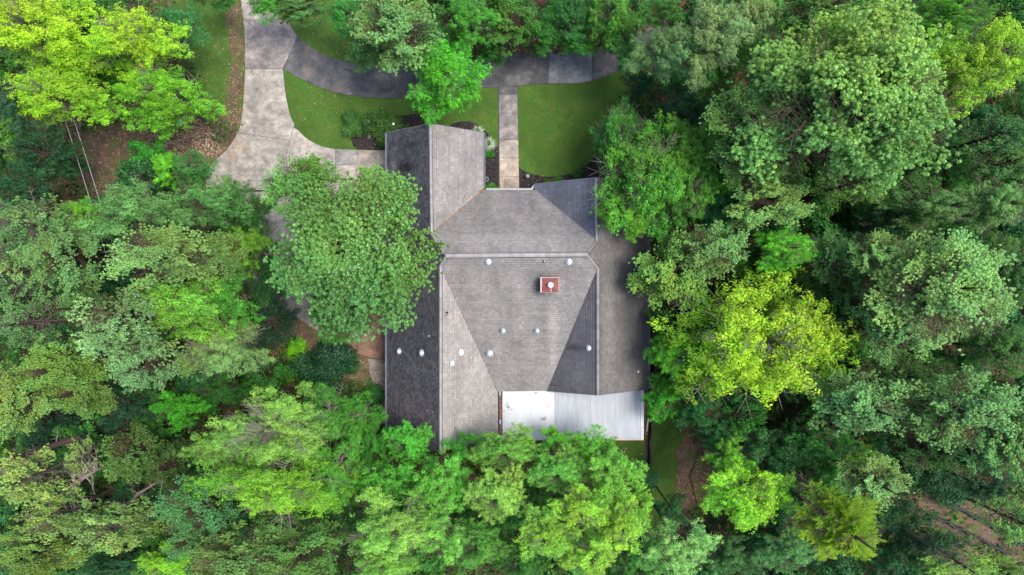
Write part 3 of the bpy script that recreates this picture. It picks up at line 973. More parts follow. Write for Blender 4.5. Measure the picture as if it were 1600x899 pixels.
# ------------------------------------------------------------ the house
def m_shingle():
    m, t, n, l = mat_new('asphalt shingles')
    at = N(t, 'ShaderNodeVertexColor'); at.layer_name = 'tint'
    p = wpos(t)
    g = noise(t, 30, 3, .7, p)
    c = mix(t, .5, at.outputs['Color'], ramp(t, [(.3, (.75, .75, .75, 1)), (.7, (1.25, 1.25, 1.25, 1))], g), 'MULTIPLY')
    finish(t, c, .92, g, .4, .008, spec=.2)
    return m
M_SHING = m_shingle()
M_DECK = simple('roof underlay', (.05, .05, .055, 1), (.035, .035, .04, 1))
M_WHITE = simple('white painted trim', (.50, .50, .51, 1), (.38, .38, .39, 1), 4, .5)
M_TRIMG = simple('dark gutter paint', (.16, .18, .22, 1), (.10, .11, .13, 1), 3, .4)
M_BRICK = simple('brick wall', (.28, .13, .09, 1), (.20, .09, .065, 1), 3, .9)
M_RUST = simple('rusted debris', (.30, .11, .06, 1), (.18, .07, .04, 1), 8, .95)
M_METALV = simple('galvanised vent metal', (.62, .66, .70, 1), (.46, .52, .57, 1), 9, .45, .35)
M_VENTW = simple('white vent cap', (.66, .67, .68, 1), (.5, .52, .55, 1), 9, .4)
M_BLACK = simple('black rubber', (.02, .02, .022, 1), (.03, .03, .03, 1), 9, .6)
M_RED = simple('red painted chase cover', (.20, .040, .032, 1), (.10, .026, .024, 1), 3.5, .55)
M_PINKW = simple('faded white chimney edge', (.75, .68, .64, 1), (.55, .42, .38, 1), 6, .6)

ZE, ZG, ZW, ZM = 2.9, 5.39, 5.85, 6.3
V = {
 'gw': P(605, 207.5, ZE), 'gr': P(672, 193.5, ZG), 'ge': P(755, 207.5, ZE), 'gv': P(755, 297, ZE), 'G': P(674, 366, ZG),
 'RW': P(697, 400, ZM), 'RE': P(917, 398, ZM), 'BL': P(688, 416, ZW), 'blr': P(688, 704, ZW), 'blw': P(605, 687.5, ZE),
 'ble': P(778, 687, ZE), 'blv': P(778, 612, 3.0), 'fe': P(836, 297, ZE), 'fn': P(836, 288, ZE), 'fr': P(931, 278, ZW),
 'V2': P(932, 376, ZW), 'en': P(1013, 288, ZE), 'es': P(1013, 608, ZE), 'brr': P(934, 617.5, ZW), 'BR': P(934, 420, ZW), 'brv': P(855, 611, 3.0),
}
# keep each eave straight and level
V['blv'] = Vector((V['ble'].x, P(778, 612, 3.0).y, 3.0))

house = empty('house', (0, 0, 0), 'single storey house with grey shingle roof, seen from straight above', 'house')
roof = empty('roof', (0, 0, 0)); roof.parent = house

def clip(poly, a, b):
    """keep the part of a 2-d polygon left of a->b"""
    out = []
    n = len(poly)
    def sd_(p): return (b[0]-a[0])*(p[1]-a[1]) - (b[1]-a[1])*(p[0]-a[0])
    for i in range(n):
        p, q = poly[i], poly[(i+1) % n]
        sp, sq = sd_(p), sd_(q)
        if sp >= 0: out.append(p)
        if (sp > 0 and sq < 0) or (sp < 0 and sq > 0):
            t = sp/(sp-sq); out.append((p[0]+(q[0]-p[0])*t, p[1]+(q[1]-p[1])*t))
    return out

def blob(x, y, px, py, rx, ry, z=4.5):
    c = P(px, py, z); s = (H-z)/F
    return np.exp(-(((x-c.x)/(rx*s))**2 + ((y-c.y)/(ry*s))**2)*1.2)

STREAK = []
def roof_slope(names, updir, base, seed, stains_shade, name='roof_slope', label=None, var=.15, course=.145):
    """real overlapping shingle tabs laid in courses; updir = plan direction towards the ridge"""
    pts = [V[n] for n in names]
    plan = [(p.x, p.y) for p in pts]
    tris = tessellate_polygon([[Vector((x, y, 0)) for x, y in plan]])
    u = np.array(updir, float); a = np.array([-u[1], u[0]])          # a runs along the course
    rs = np.random.RandomState(seed)
    verts, faces, cols = [], [], []
    dv, df = [], []
    cmin = min(np.dot(p, u) for p in plan); cmax = max(np.dot(p, u) for p in plan)
    amin = min(np.dot(p, a) for p in plan); amax = max(np.dot(p, a) for p in plan)
    rows = []
    tabs = []
    r = 0; s = cmin
    while s < cmax:
        off = rs.uniform(0, .3)
        x = amin - off
        rowc = rs.uniform(.95, 1.05)
        while x < amax:
            wv = rs.choice([.12, .15, .19, .24])
            tabs.append((x, x+wv-.008, s, s+course, rowc*(1+rs.uniform(-var, var)), rs.uniform(.0, .010)))
            x += wv
        s += course
    for tri in tris:
        T = [pts[i] for i in tri]
        nr = (T[1]-T[0]).cross(T[2]-T[0])
        if nr.z < 0: T = [T[0], T[2], T[1]]; nr = -nr
        nr.normalize()
        tp = [(p.x, p.y) for p in T]
        zf = lambda x, y: T[0].z - ((x-T[0].x)*nr.x + (y-T[0].y)*nr.y)/nr.z
        n0 = len(dv)
        dv += [tuple(p - nr*.02) for p in T] + [tuple(p - nr*.16) for p in T]
        df += [(n0, n0+1, n0+2), (n0+5, n0+4, n0+3)] + [(n0+i, n0+3+i, n0+3+(i+1) % 3, n0+(i+1) % 3) for i in range(3)]
        ca = [np.dot(p, a) for p in tp]; cu = [np.dot(p, u) for p in tp]
        for (x0, x1, s0, s1, q, lift) in tabs:
            if x1 < min(ca) or x0 > max(ca) or s1 < min(cu) or s0 > max(cu): continue
            poly = [tuple(a*x0+u*s0), tuple(a*x1+u*s0), tuple(a*x1+u*s1), tuple(a*x0+u*s1)]
            poly = ccw(poly)
            for i in range(3):
                poly = clip(poly, tp[i], tp[(i+1) % 3])
                if len(poly) < 3: break
            if len(poly) < 3: continue
            strip_ = clip(poly, tuple(u*(s0+course*.80)+a*-99), tuple(u*(s0+course*.80)+a*99))
            main_ = clip(poly, tuple(u*(s0+course*.80)+a*99), tuple(u*(s0+course*.80)+a*-99))
            cenA = np.dot(np.mean(strip_, axis=0), u) if len(strip_) > 2 else 1e9
            cenB = np.dot(np.mean(main_, axis=0), u) if len(main_) > 2 else 1e9
            if cenA > cenB: strip_, main_ = main_, strip_
            # (strip_ is now the long exposed face, main_ a strip darkened as the next butt's shadow line)
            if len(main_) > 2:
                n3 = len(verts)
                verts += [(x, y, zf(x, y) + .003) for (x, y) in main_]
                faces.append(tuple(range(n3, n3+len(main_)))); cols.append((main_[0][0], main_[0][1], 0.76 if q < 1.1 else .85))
            poly = strip_
            if len(poly) < 3: continue
            n1 = len(verts)
            for (x, y) in poly:
                # the lower edge of a tab stands proud of the course beneath it
                f = (np.dot((x, y), u) - s0)/course
                verts.append((x, y, zf(x, y) + .028 + lift - .026*f))
            faces.append(tuple(range(n1, n1+len(poly))))
            cx, cy = poly[0]
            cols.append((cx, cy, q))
            # butt edge, darkened to draw the shadow under the tab
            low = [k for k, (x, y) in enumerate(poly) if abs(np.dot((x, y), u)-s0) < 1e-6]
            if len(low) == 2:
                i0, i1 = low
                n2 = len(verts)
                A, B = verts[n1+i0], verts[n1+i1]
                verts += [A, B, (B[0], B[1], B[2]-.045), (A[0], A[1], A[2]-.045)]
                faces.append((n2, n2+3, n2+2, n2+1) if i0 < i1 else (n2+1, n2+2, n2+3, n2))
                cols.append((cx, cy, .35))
    ca = np.array(cols)
    x, y, q = ca[:, 0], ca[:, 1], ca[:, 2]
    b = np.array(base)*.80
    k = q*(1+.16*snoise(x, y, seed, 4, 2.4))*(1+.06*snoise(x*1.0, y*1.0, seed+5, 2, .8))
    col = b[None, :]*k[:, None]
    for (px, py, rx, ry, amt, tint) in stains_shade:  # stains, plus shade and sun painted into the tab colours
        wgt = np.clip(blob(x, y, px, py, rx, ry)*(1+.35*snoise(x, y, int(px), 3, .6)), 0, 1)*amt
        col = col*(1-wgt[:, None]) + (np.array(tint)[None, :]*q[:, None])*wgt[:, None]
    o = link(name, poly_mesh(name, verts, faces, M_SHING, facecols=col), roof, kind='stuff')
    if label: o['label'] = label
    return dv, df

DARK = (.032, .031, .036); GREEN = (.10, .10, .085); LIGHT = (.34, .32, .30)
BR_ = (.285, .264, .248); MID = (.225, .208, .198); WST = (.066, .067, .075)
slopes = [  # bases also carry light: west slopes darkened as shade, pale ones as sunlit
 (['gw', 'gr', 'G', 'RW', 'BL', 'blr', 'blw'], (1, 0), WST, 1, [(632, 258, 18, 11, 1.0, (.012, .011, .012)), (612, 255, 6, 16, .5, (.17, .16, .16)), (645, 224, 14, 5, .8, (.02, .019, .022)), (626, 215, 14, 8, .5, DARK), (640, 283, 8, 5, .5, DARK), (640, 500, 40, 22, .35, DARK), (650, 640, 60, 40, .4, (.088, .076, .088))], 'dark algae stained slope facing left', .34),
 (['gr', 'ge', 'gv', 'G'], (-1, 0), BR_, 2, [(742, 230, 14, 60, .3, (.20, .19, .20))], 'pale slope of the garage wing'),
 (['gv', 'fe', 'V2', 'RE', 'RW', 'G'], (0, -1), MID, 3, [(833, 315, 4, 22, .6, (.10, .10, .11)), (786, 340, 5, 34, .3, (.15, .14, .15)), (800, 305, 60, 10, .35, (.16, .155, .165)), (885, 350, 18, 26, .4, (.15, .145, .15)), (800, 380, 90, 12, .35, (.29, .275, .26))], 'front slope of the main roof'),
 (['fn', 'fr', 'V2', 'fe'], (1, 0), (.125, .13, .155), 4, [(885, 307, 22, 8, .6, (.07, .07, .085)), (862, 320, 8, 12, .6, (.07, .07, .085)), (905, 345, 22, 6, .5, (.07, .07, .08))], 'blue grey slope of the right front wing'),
 (['fr', 'en', 'es', 'brr', 'BR', 'RE', 'V2'], (-1, 0), (.152, .143, .134), 5, [(1000, 430, 34, 90, .7, (.095, .088, .09)), (1005, 560, 24, 60, .5, (.12, .11, .11)), (965, 443, 14, 3, .5, DARK), (948, 520, 10, 90, .4, (.25, .235, .21))], 'brownish slope facing right'),  # eave patches paint the trees' shade, the ridge streak paints sunlight
 (['RW', 'RE', 'BR', 'brv', 'blv', 'BL'], (0, 1), (.238, .222, .212), 6, [(864, 540, 9, 70, .55, LIGHT), (884, 520, 9, 60, .45, (.17, .165, .165)), (841, 446, 8, 15, .9, DARK), (850, 430, 12, 6, .6, (.07, .068, .06)), (860, 428, 20, 7, .5, GREEN), (858, 464, 22, 6, .45, (.15, .155, .165)), (720, 470, 5, 60, .3, (.16, .15, .145)), (810, 590, 60, 10, .35, (.17, .16, .155)), (765, 560, 4, 22, .4, (.15, .145, .14)), (786, 535, 3, 24, .4, (.15, .145, .14)), (839, 538, 3, 24, .4, (.15, .145, .14)), (775, 420, 26, 3, .25, (.16, .16, .16))], 'long rear slope of the main roof'),  # chimney stains, the left one widened to paint its cast shadow
 (['BR', 'brr', 'brv'], (1, 0), (.128, .122, .135), 7, [(898, 541, 20, 6, .8, DARK), (905, 580, 24, 30, .3, (.17, .16, .165))], 'dark slope of the right rear wing'),  # a dark smear runs left from the vent
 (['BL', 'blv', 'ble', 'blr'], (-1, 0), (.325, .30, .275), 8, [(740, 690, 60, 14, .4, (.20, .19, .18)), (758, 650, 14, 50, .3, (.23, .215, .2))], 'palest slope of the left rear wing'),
]
dm = MB()
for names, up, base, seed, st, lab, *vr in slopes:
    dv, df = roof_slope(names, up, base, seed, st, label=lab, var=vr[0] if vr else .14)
    n = len(dm.v); dm.v += dv; dm.f += [tuple(n+i for i in f) for f in df]
dm.build('roof_deck', M_DECK, roof)

# ridge and hip caps: short overlapping pieces
def m_cap():
    m, t, n, l = mat_new('ridge caps')
    at = N(t, 'ShaderNodeVertexColor'); at.layer_name = 'tint'
    finish(t, at.outputs['Color'], .9, noise(t, 30, 3, .7, wpos(t)), .3, .006, spec=.2)
    return m
M_CAP = m_cap()
def caps(a, b, width, rise, drop, col, seed, piece=.34, name='ridge_cap'):
    a, b = Vector(a), Vector(b); rs = np.random.RandomState(seed)
    d = b-a; L = d.length; d.normalize()
    n = max(1, round(L/piece)); side = d.cross(Vector((0, 0, 1))).normalized()
    vv, ff, cc = [], [], []
    for i in range(n):
        p = a + d*L*i/n; q = a + d*L*(i+1.06)/n
        h0 = rise + .008; h1 = rise
        k = len(vv)
        for pt, h in ((p, h0), (q, h1)):
            vv += [tuple(pt - side*width/2 + Vector((0, 0, h-drop))), tuple(pt - side*width*.12 + Vector((0, 0, h))), tuple(pt + side*width*.12 + Vector((0, 0, h))), tuple(pt + side*width/2 + Vector((0, 0, h-drop)))]
            vv += [tuple(pt - side*width/2 + Vector((0, 0, h-drop-.05))), tuple(pt + side*width/2 + Vector((0, 0, h-drop-.05)))]
        ff += [(k, k+1, k+7, k+6), (k+1, k+2, k+8, k+7), (k+2, k+3, k+9, k+8), (k+4, k, k+6, k+10), (k+3, k+5, k+11, k+9), (k+4, k+5, k+3, k+2), (k+4, k+2, k+1, k), (k+10, k+6, k+7, k+8), (k+10, k+8, k+9, k+11)]
        c = np.array(col)*rs.uniform(.85, 1.15)
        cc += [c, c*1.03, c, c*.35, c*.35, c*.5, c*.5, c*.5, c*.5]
        k = len(vv)       # shadow line painted as dark strips along both lower edges
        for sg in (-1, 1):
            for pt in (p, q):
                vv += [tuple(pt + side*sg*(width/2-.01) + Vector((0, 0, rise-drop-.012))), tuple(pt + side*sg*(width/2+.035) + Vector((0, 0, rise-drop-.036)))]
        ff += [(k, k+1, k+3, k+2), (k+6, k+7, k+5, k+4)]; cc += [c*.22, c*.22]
    o = link(name, poly_mesh(name, vv, ff, M_CAP, facecols=cc), roof)
    return o
CC = (.27, .255, .25)
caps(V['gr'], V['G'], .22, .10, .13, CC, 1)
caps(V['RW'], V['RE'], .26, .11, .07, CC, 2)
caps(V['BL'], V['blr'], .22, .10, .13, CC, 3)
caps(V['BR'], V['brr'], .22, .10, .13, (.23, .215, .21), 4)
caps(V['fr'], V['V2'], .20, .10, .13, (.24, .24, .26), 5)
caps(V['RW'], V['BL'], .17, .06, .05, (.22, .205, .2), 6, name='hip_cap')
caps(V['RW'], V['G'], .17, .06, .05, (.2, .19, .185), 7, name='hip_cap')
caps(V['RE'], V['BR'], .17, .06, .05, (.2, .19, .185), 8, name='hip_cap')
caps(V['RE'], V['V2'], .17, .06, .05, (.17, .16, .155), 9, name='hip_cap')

# valleys: rusty metal flashing with debris
def valley(a, b, w_, mat, name='valley'):
    a, b = V[a] + Vector((0, 0, .035)), V[b] + Vector((0, 0, .035))
    m = MB(); m.bar(a, b, w_, .03)
    m.build(name, mat, roof)
M_VAL = simple('valley flashing', (.17, .155, .15, 1), (.12, .11, .11, 1), 5, .7)
M_VALR = simple('rusty valley flashing', (.22, .13, .10, 1), (.17, .15, .145, 1), 3, .8)
valley('G', 'gv', .07, M_VALR); valley('fe', 'V2', .09, M_VAL); valley('BL', 'blv', .05, M_VAL); valley('BR', 'brv', .045, M_DECK)

def on(px, py, face):
    """point of a roof face seen at a photo pixel"""
    pts = [V[n] for n in face]
    nr = Vector((0, 0, 0))
    for i in range(len(pts)): nr += pts[i].cross(pts[(i+1) % len(pts)])
    nr.normalize(); c = sum(pts, Vector())/len(pts)
    o = Vector((0, 0, H)); d = P(px, py, 0) - o
    t = (c-o).dot(nr)/d.dot(nr)
    return o + d*t, (nr if nr.z > 0 else -nr)
FW = ['gw', 'gr', 'blr', 'blw']; FS = ['RW', 'RE', 'brv', 'blv']; FBL = ['BL', 'blv', 'ble', 'blr']; FBR = ['BR', 'brr', 'brv']; FE = ['brr', 'BR', 'es', 'en']

# litter caught in the valleys and gutters, fallen on the roof
def roof_litter():
    rs = np.random.RandomState(5); q = []; c = []
    def put(p, n, sx, sy, cols, size):
        for _ in range(n):
            a = rs.uniform(0, 6.28); s = size*rs.uniform(.5, 1.4)
            cc = np.array(p) + [rs.normal(0, sx), rs.normal(0, sy), rs.uniform(.02, .06)]
            u = np.array([math.cos(a), math.sin(a), rs.normal(0, .2)])*s; v = np.array([-math.sin(a), math.cos(a), rs.normal(0, .2)])*s*.5
            q.extend([cc-u, cc-v, cc+u, cc+v]); c.append(np.array(cols[rs.randint(len(cols))])*rs.uniform(.7, 1.2))
    RB = [(.26, .10, .055), (.20, .07, .04), (.34, .16, .09), (.12, .05, .03)]
    x0 = P(781, 640, 2.75).x
    for py in np.linspace(620, 685, 60):
        if 655 < py < 662 or rs.rand() < .12: continue
        put((x0, P(781, py, 2.75).y, 2.80), 9, .07, .05, RB, .05)
    for (px, py, n, s) in ((794, 632, 10, .10), (797, 638, 12, .10), (850, 654, 14, .09), (836, 614, 6, .06), (795, 622, 3, .03), (788, 643, 3, .03), (798, 648, 2, .03), (857, 635, 2, .03)):
        put(tuple(P(px, py, 2.86)), n, s, s*.8, [(.16, .08, .05), (.24, .12, .07), (.08, .045, .03)], .045)
    a, b = V['G'], V['gv']
    for t in np.linspace(.12, 1, 130):
        p = a.lerp(b, t); put((p.x, p.y, p.z+.05), 1 if t < .93 else 8, .02 if t < .93 else .06, .02 if t < .93 else .06, RB if rs.rand() < .8 else [(.3, .2, .1)], .035)
    for (px, py) in ((757.5, 573), (758.5, 577), (757, 570)):
        put(tuple(P(px, py, 3.5)), 6, .03, .06, [(.45, .13, .06)], .05)
    for _ in range(170):
        px, py = rs.uniform(610, 1008), rs.uniform(215, 690)
        f_ = [f for f in ('FW',) if px < 670] or (['FBL'] if py > 610 and px < 772 else [])
        fc = {'FW': FW, 'FBL': FBL}.get(f_[0]) if f_ else (FS if 705 < px < 850 and 405 < py < 600 else FE if px > 945 and 300 < py < 600 else None)
        if fc is None: continue
        q0, _n = on(px, py, fc); put((q0.x, q0.y, q0.z+.03), rs.randint(1, 4), .05, .05, RB + [(.10, .16, .03), (.3, .28, .08)], .035)
    a, b = V['BL'], V['blv']
    for t in rs.uniform(.05, 1, 26):
        p = a.lerp(b, t); put((p.x, p.y, p.z+.05), 3, .03, .05, RB, .03)
    o = link('leaf_litter', np_mesh('leaf_litter', np.array(q), 4, np.array(c), M_TINT), kind='stuff', parent=roof)
roof_litter()

# fascia and gutters along the level eaves, rake boards up the gables
def gutter(a, b, side, mat=M_TRIMG, wd=.11):
    a, b = Vector(a), Vector(b); d = (b-a).normalized(); s = Vector(side)
    m = MB()
    z = Vector((0, 0, -.06))
    m.bar(a+s*.03+z, b+s*.03+z, .02, .15); m.bar(a+s*(.03+wd)+z, b+s*(.03+wd)+z, .018, .13); m.bar(a+s*(.03+wd/2)+z*1.9, b+s*(.03+wd/2)+z*1.9, wd, .02)
    m.build('gutter', mat, house)
gutter(V['gw'], V['blw'], (-1, 0, 0), M_TRIMG)
gutter(V['ge'], V['gv']+Vector((0, .12, 0)), (1, 0, 0), M_TRIMG)
gutter(V['gv']+Vector((.2, 0, 0)), V['fe']+Vector((-.15, 0, 0)), (0, 1, 0), M_WHITE, .08)
gutter(V['en'], V['es'], (1, 0, 0), M_TRIMG)
gutter(V['fn'], V['fe']+Vector((0, .12, 0)), (-1, 0, 0), M_TRIMG, .08)
gutter(V['blv'], V['ble'], (1, 0, 0), M_DECK, .07)
def rake(a, b, dy):
    m = MB(); o = Vector((0, dy, -.07)); m.bar(V[a]+o, V[b]+o, .03, .17); m.build('rake_board', M_TRIMG, house)
rake('gw', 'gr', .02); rake('gr', 'ge', .02); rake('fn', 'fr', .02); rake('fr', 'en', .02); rake('blw', 'blr', -.02); rake('blr', 'ble', -.02); rake('brv', 'brr', -.02); rake('brr', 'es', -.02)

# walls with gable ends
def gable_walls(x0, x1, y0, y1, xr, zr, y_open=None):
    v = [(x0, y0, 0), (x1, y0, 0), (x1, y1, 0), (x0, y1, 0), (x0, y0, ZE-.25+.28), (x1, y0, ZE+.03), (x1, y1, ZE+.03), (x0, y1, ZE+.03), (xr, y0, zr), (xr, y1, zr)]
    f = [(0, 1, 5, 8, 4), (2, 3, 7, 9, 6), (1, 2, 6, 5), (3, 0, 4, 7)]
    link('wall', poly_mesh('wall', v, f, M_BRICK), house)
gable_walls(V['gw'].x+.4, V['ge'].x-.4, V['G'].y, V['gr'].y-.35, V['gr'].x, ZG-.25)
gable_walls(V['blw'].x+.42, V['ble'].x-.4, V['blr'].y+.35, V['BL'].y-.3, V['blr'].x, ZW-.3)
gable_walls(2.1, V['es'].x-.4, V['brr'].y+.3, V['fr'].y-.3, 5.62, ZW-.3)
m = MB(); m.box(V['ble'].x-.41, 2.11, V['blv'].y+.3, V['gv'].y-.9, 0, ZE-.2); m.build('wall', M_BRICK, house)
m = MB(); m.box(-.35, .65, V['gv'].y-.92, V['gv'].y-.86, .05, 2.15); d_ = m.build('front_door', simple('door paint', (.25, .05, .04, 1)), house)
m = MB(); m.lathe([(.03, 0), (.035, .03), (.0, .06)], (.52, V['gv'].y-.86, 1.05), 8); m.build('handle', M_METALV, d_)

# white flat roof behind: two sections of long ribbed panels
zt, zb = 2.86, 2.70
def panel_row(x0, x1, n, ytop, ybot, mat, dz, label):
    for i in range(n):
        a = x0 + (x1-x0)*i/n; b = x0 + (x1-x0)*(i+1)/n
        yt = ytop(a+.01) if callable(ytop) else ytop; yt2 = ytop(b) if callable(ytop) else ytop
        m = MB(); k = len(m.v); t = .035
        z0, z1 = zt+dz, zb+dz
        e = .006
        m.v += [(a+e, yt, z0-t), (b-e, yt2, z0-t), (b-e, ybot, z1-t), (a+e, ybot, z1-t), (a+e, yt, z0), (b-e, yt2, z0), (b-e, ybot, z1), (a+e, ybot, z1)]
        m.f += [(0, 1, 2, 3), (7, 6, 5, 4), (0, 4, 5, 1), (1, 5, 6, 2), (2, 6, 7, 3), (3, 7, 4, 0)]
        m.bar((b, yt2, z0+.0), (b, ybot, z1+.0), .022, .03)
        o = m.build('roof_panel', mat, sunroof)
        if label: o['label'] = label
def m_panel(name, c1, c2, sp):
    m, t, n, l = mat_new(name)
    p = wpos(t)
    mp = N(t, 'ShaderNodeMapping'); mp.inputs['Scale'].default_value = (2.6, .35, 1); l.new(p, mp.inputs['Vector'])
    c = ramp(t, [(.3, c2), (.7, c1)], noise(t, 1.3, 7, .65, mp.outputs[0], .3))
    d = ramp(t, [(.28, (.6, .6, .62, 1)), (.42, (1, 1, 1, 1))], noise(t, 5, 6, .75, p))
    c = mix(t, sp, c, d, 'MULTIPLY')
    finish(t, c, .5, noise(t, 2, 4, .6, p), .15, .01)
    return m
M_PW = m_panel('clean white roof panels', (.47, .48, .485, 1), (.41, .42, .43, 1), .15)
M_PG = m_panel('dusty white roof panels', (.36, .38, .405, 1), (.26, .28, .31, 1), .8)
sunroof = empty('flat_roof', (0, 0, 0)); sunroof.parent = house
xl, xm, xr = P(785, 650, 2.78).x, P(864.5, 650, 2.8).x, P(1001, 650, 2.8).x
yb = P(900, 686.5, 2.7).y
ye = V['blv'].y + .12
def top_right(x):
    xr_ = V['brr'].x; yr_ = V['brr'].y
    return yr_ + .35
panel_row(xl, xm, 4, ye, yb, M_PW, 0.03, 'clean bright white panel')
panel_row(xm, xr, 7, top_right, yb, M_PG, 0.0, None)
m = MB(); m.bar((xr+.12, top_right(0), zt+.02), (xr+.12, yb, zb+.02), .22, .05); m.build('edge_trim', M_WHITE, sunroof)
m = MB(); m.bar((xl, yb-.03, zb+.0), (xr+.23, yb-.03, zb-.0), .05, .16); m.build('edge_trim', simple('tan edge trim', (.55, .45, .36, 1)), sunroof)
m = MB(); m.bar((xm-.01, ye, zt+.03), (xm+.06, yb, zb+.03), .035, .05); m.build('seam', M_METALV, sunroof)
xg = V['ble'].x
m = MB(); m.box(xg+.09, xl-.07, yb, ye-.1, 2.70, 2.73); m.build('gutter_pan', M_WHITE, sunroof)
m = MB(); m.bar((xl-.03, ye-.1, zt), (xl-.03, yb, zb), .06, .10); m.build('gutter_lip', M_DECK, sunroof)
m = MB(); m.box(xl, xr+.05, yb+.25, yb+.35, 0, 2.6); m.box(xr-.05, xr+.05, yb+.35, V['brr'].y+.3, 0, 2.6); m.box(xl, xr-.06, yb+.36, V['brr'].y+.3, 2.5, 2.56); m.build('sunroom_wall', M_WHITE, house)
m = MB(); q = P(1011, 655, 2.0); m.tube([P(1013, 654, 2.2), P(1010.5, 674, 1.3)], .035, 8); m.build('downspout', M_WHITE, house)
m = MB(); q = V['fe']; m.tube([q+Vector((-.22, .12, -.05)), q+Vector((-.12, .28, -.10)), q+Vector((-.05, .2, -.4))], .055, 8); m.build('downspout', M_WHITE, house)
m = MB(); m.tube([P(1016, 600, 2.6), P(1016, 609, .2)], .04, 8); m.build('downspout', M_TRIMG, house)

def vent(px, py, face, r, hgt, capmat, flash=True, tall=0.0):
    p, nr = on(px, py, face)
    v = empty('roof_vent', p); v.parent = house
    q = nr.to_track_quat('Z', 'Y').to_euler()
    if flash:
        m = MB(); m.lathe([(r*1.7, .03), (r*1.65, .05), (r*1.0, .06)], k=18); o = m.build('flashing', M_METALV, v); o.rotation_euler = q
    m = MB(); m.lathe([(r*.62, -.05), (r*.62, hgt+tall)], k=14); m.build('pipe', M_METALV, v)
    m = MB(); m.lathe([(r*.9, hgt+tall-.02), (r*1.12, hgt+tall), (r*1.12, hgt+tall+.05), (r*.8, hgt+tall+.12), (r*.3, hgt+tall+.16)], k=20); m.build('cap', capmat, v, smooth=False)
    return v
vent(763, 409, FS, .12, .18, M_VENTW); vent(889, 409, FS, .125, .18, M_VENTW)
vent(720, 551, FBL, .135, .16, M_VENTW); vent(706, 568, FBL, .115, .14, M_VENTW)
vent(624, 549, FW, .125, .18, M_VENTW); vent(659, 551.5, FW, .14, .16, M_METALV)
vent(765, 552, FS, .14, .34, M_METALV); vent(786, 517, FS, .10, .32, M_METALV); vent(839, 517, FS, .10, .32, M_METALV)
vent(920, 544, FBR, .12, .22, M_VENTW)
def pipe(px, py, face, r, h, mat=M_BLACK):
    p, nr = on(px, py, face)
    v = empty('vent_pipe', p); v.parent = house
    q = nr.to_track_quat('Z', 'Y').to_euler()
    m = MB(); m.lathe([(r*1.9, .03), (r*1.2, .07)], k=12); o = m.build('collar', mat, v); o.rotation_euler = q
    m = MB(); n0 = 0
    m.lathe([(r, -.02), (r, h), (r*.7, h), (r*.7, h-.12)], k=12); m.build('pipe', M_METALV, v)
pipe(851, 409, FS, .055, .16); pipe(670, 525, FW, .05, .1); pipe(696.5, 491, FBL, .06, .16); pipe(710, 669, FBL, .05, .14); pipe(997, 581, FE, .045, .12, M_VENTW)
# small square flashing by the black pipe of the left rear wing
p, nr = on(698, 489, FBL); m = MB(); m.box(-.06, .08, -.09, .05, .03, .07); o = m.build('flashing', M_BLACK, house, p); o.rotation_euler = nr.to_track_quat('Z', 'Y').to_euler()

# chimney: light sides, red cover, round white flue cap
zc_ = 6.55
c0 = P(845, 457, zc_); c1 = P(873, 434, zc_)
ch = empty('chimney', ((c0.x+c1.x)/2, (c0.y+c1.y)/2, 4.6)); ch.parent = house
hx, hy = (c1.x-c0.x)/2, (c1.y-c0.y)/2; ht = zc_-4.6
m = MB(); m.box(-hx, hx, -hy, hy, -.6, ht-.09); m.build('chase', simple('white chimney siding', (.8, .78, .76, 1), (.66, .62, .6, 1), 5, .6), ch)
m = MB(); e = .008
m.box(-hx-e, hx+e, -hy-e, hy+e, ht-.088, ht-.03); m.build('rim', M_PINKW, ch)
m = MB(); n0 = 0
m.v += [(-hx+.04, -hy+.0, ht-.028), (hx, -hy+.0, ht-.028), (hx, hy-.01, ht-.028), (-hx+.04, hy-.01, ht-.028), (0.03, -.05, ht+.04)]
m.f += [(0, 1, 4), (1, 2, 4), (2, 3, 4), (3, 0, 4), (3, 2, 1, 0)]
m.build('chase_cover', M_RED, ch)
fl = P(860.5, 445.5, 6.95); fx, fy = fl.x-ch.location.x, fl.y-ch.location.y
m = MB(); m.lathe([(.10, ht), (.10, ht+.30)], (fx, fy, 0), 14); m.build('flue', M_METALV, ch)
m = MB(); m.lathe([(.12, ht+.26), (.185, ht+.29), (.185, ht+.32), (.12, ht+.38), (.04, ht+.41)], (fx, fy, 0), 20); m.build('flue_cap', M_VENTW, ch)
m = MB(); m.bar((fx+.02, fy-.17, ht+.02), (fx+.06, -hy+.05, ht-.01), .03, .01); m.build('drip_stain', M_PINKW, ch)
for yy in (.10, -.06, .24):
    m = MB(); m.box(-hx+.031, -hx+.10, yy-.02, yy+.02, ht-.02, ht+.0); m.build('clip', M_PINKW, ch)

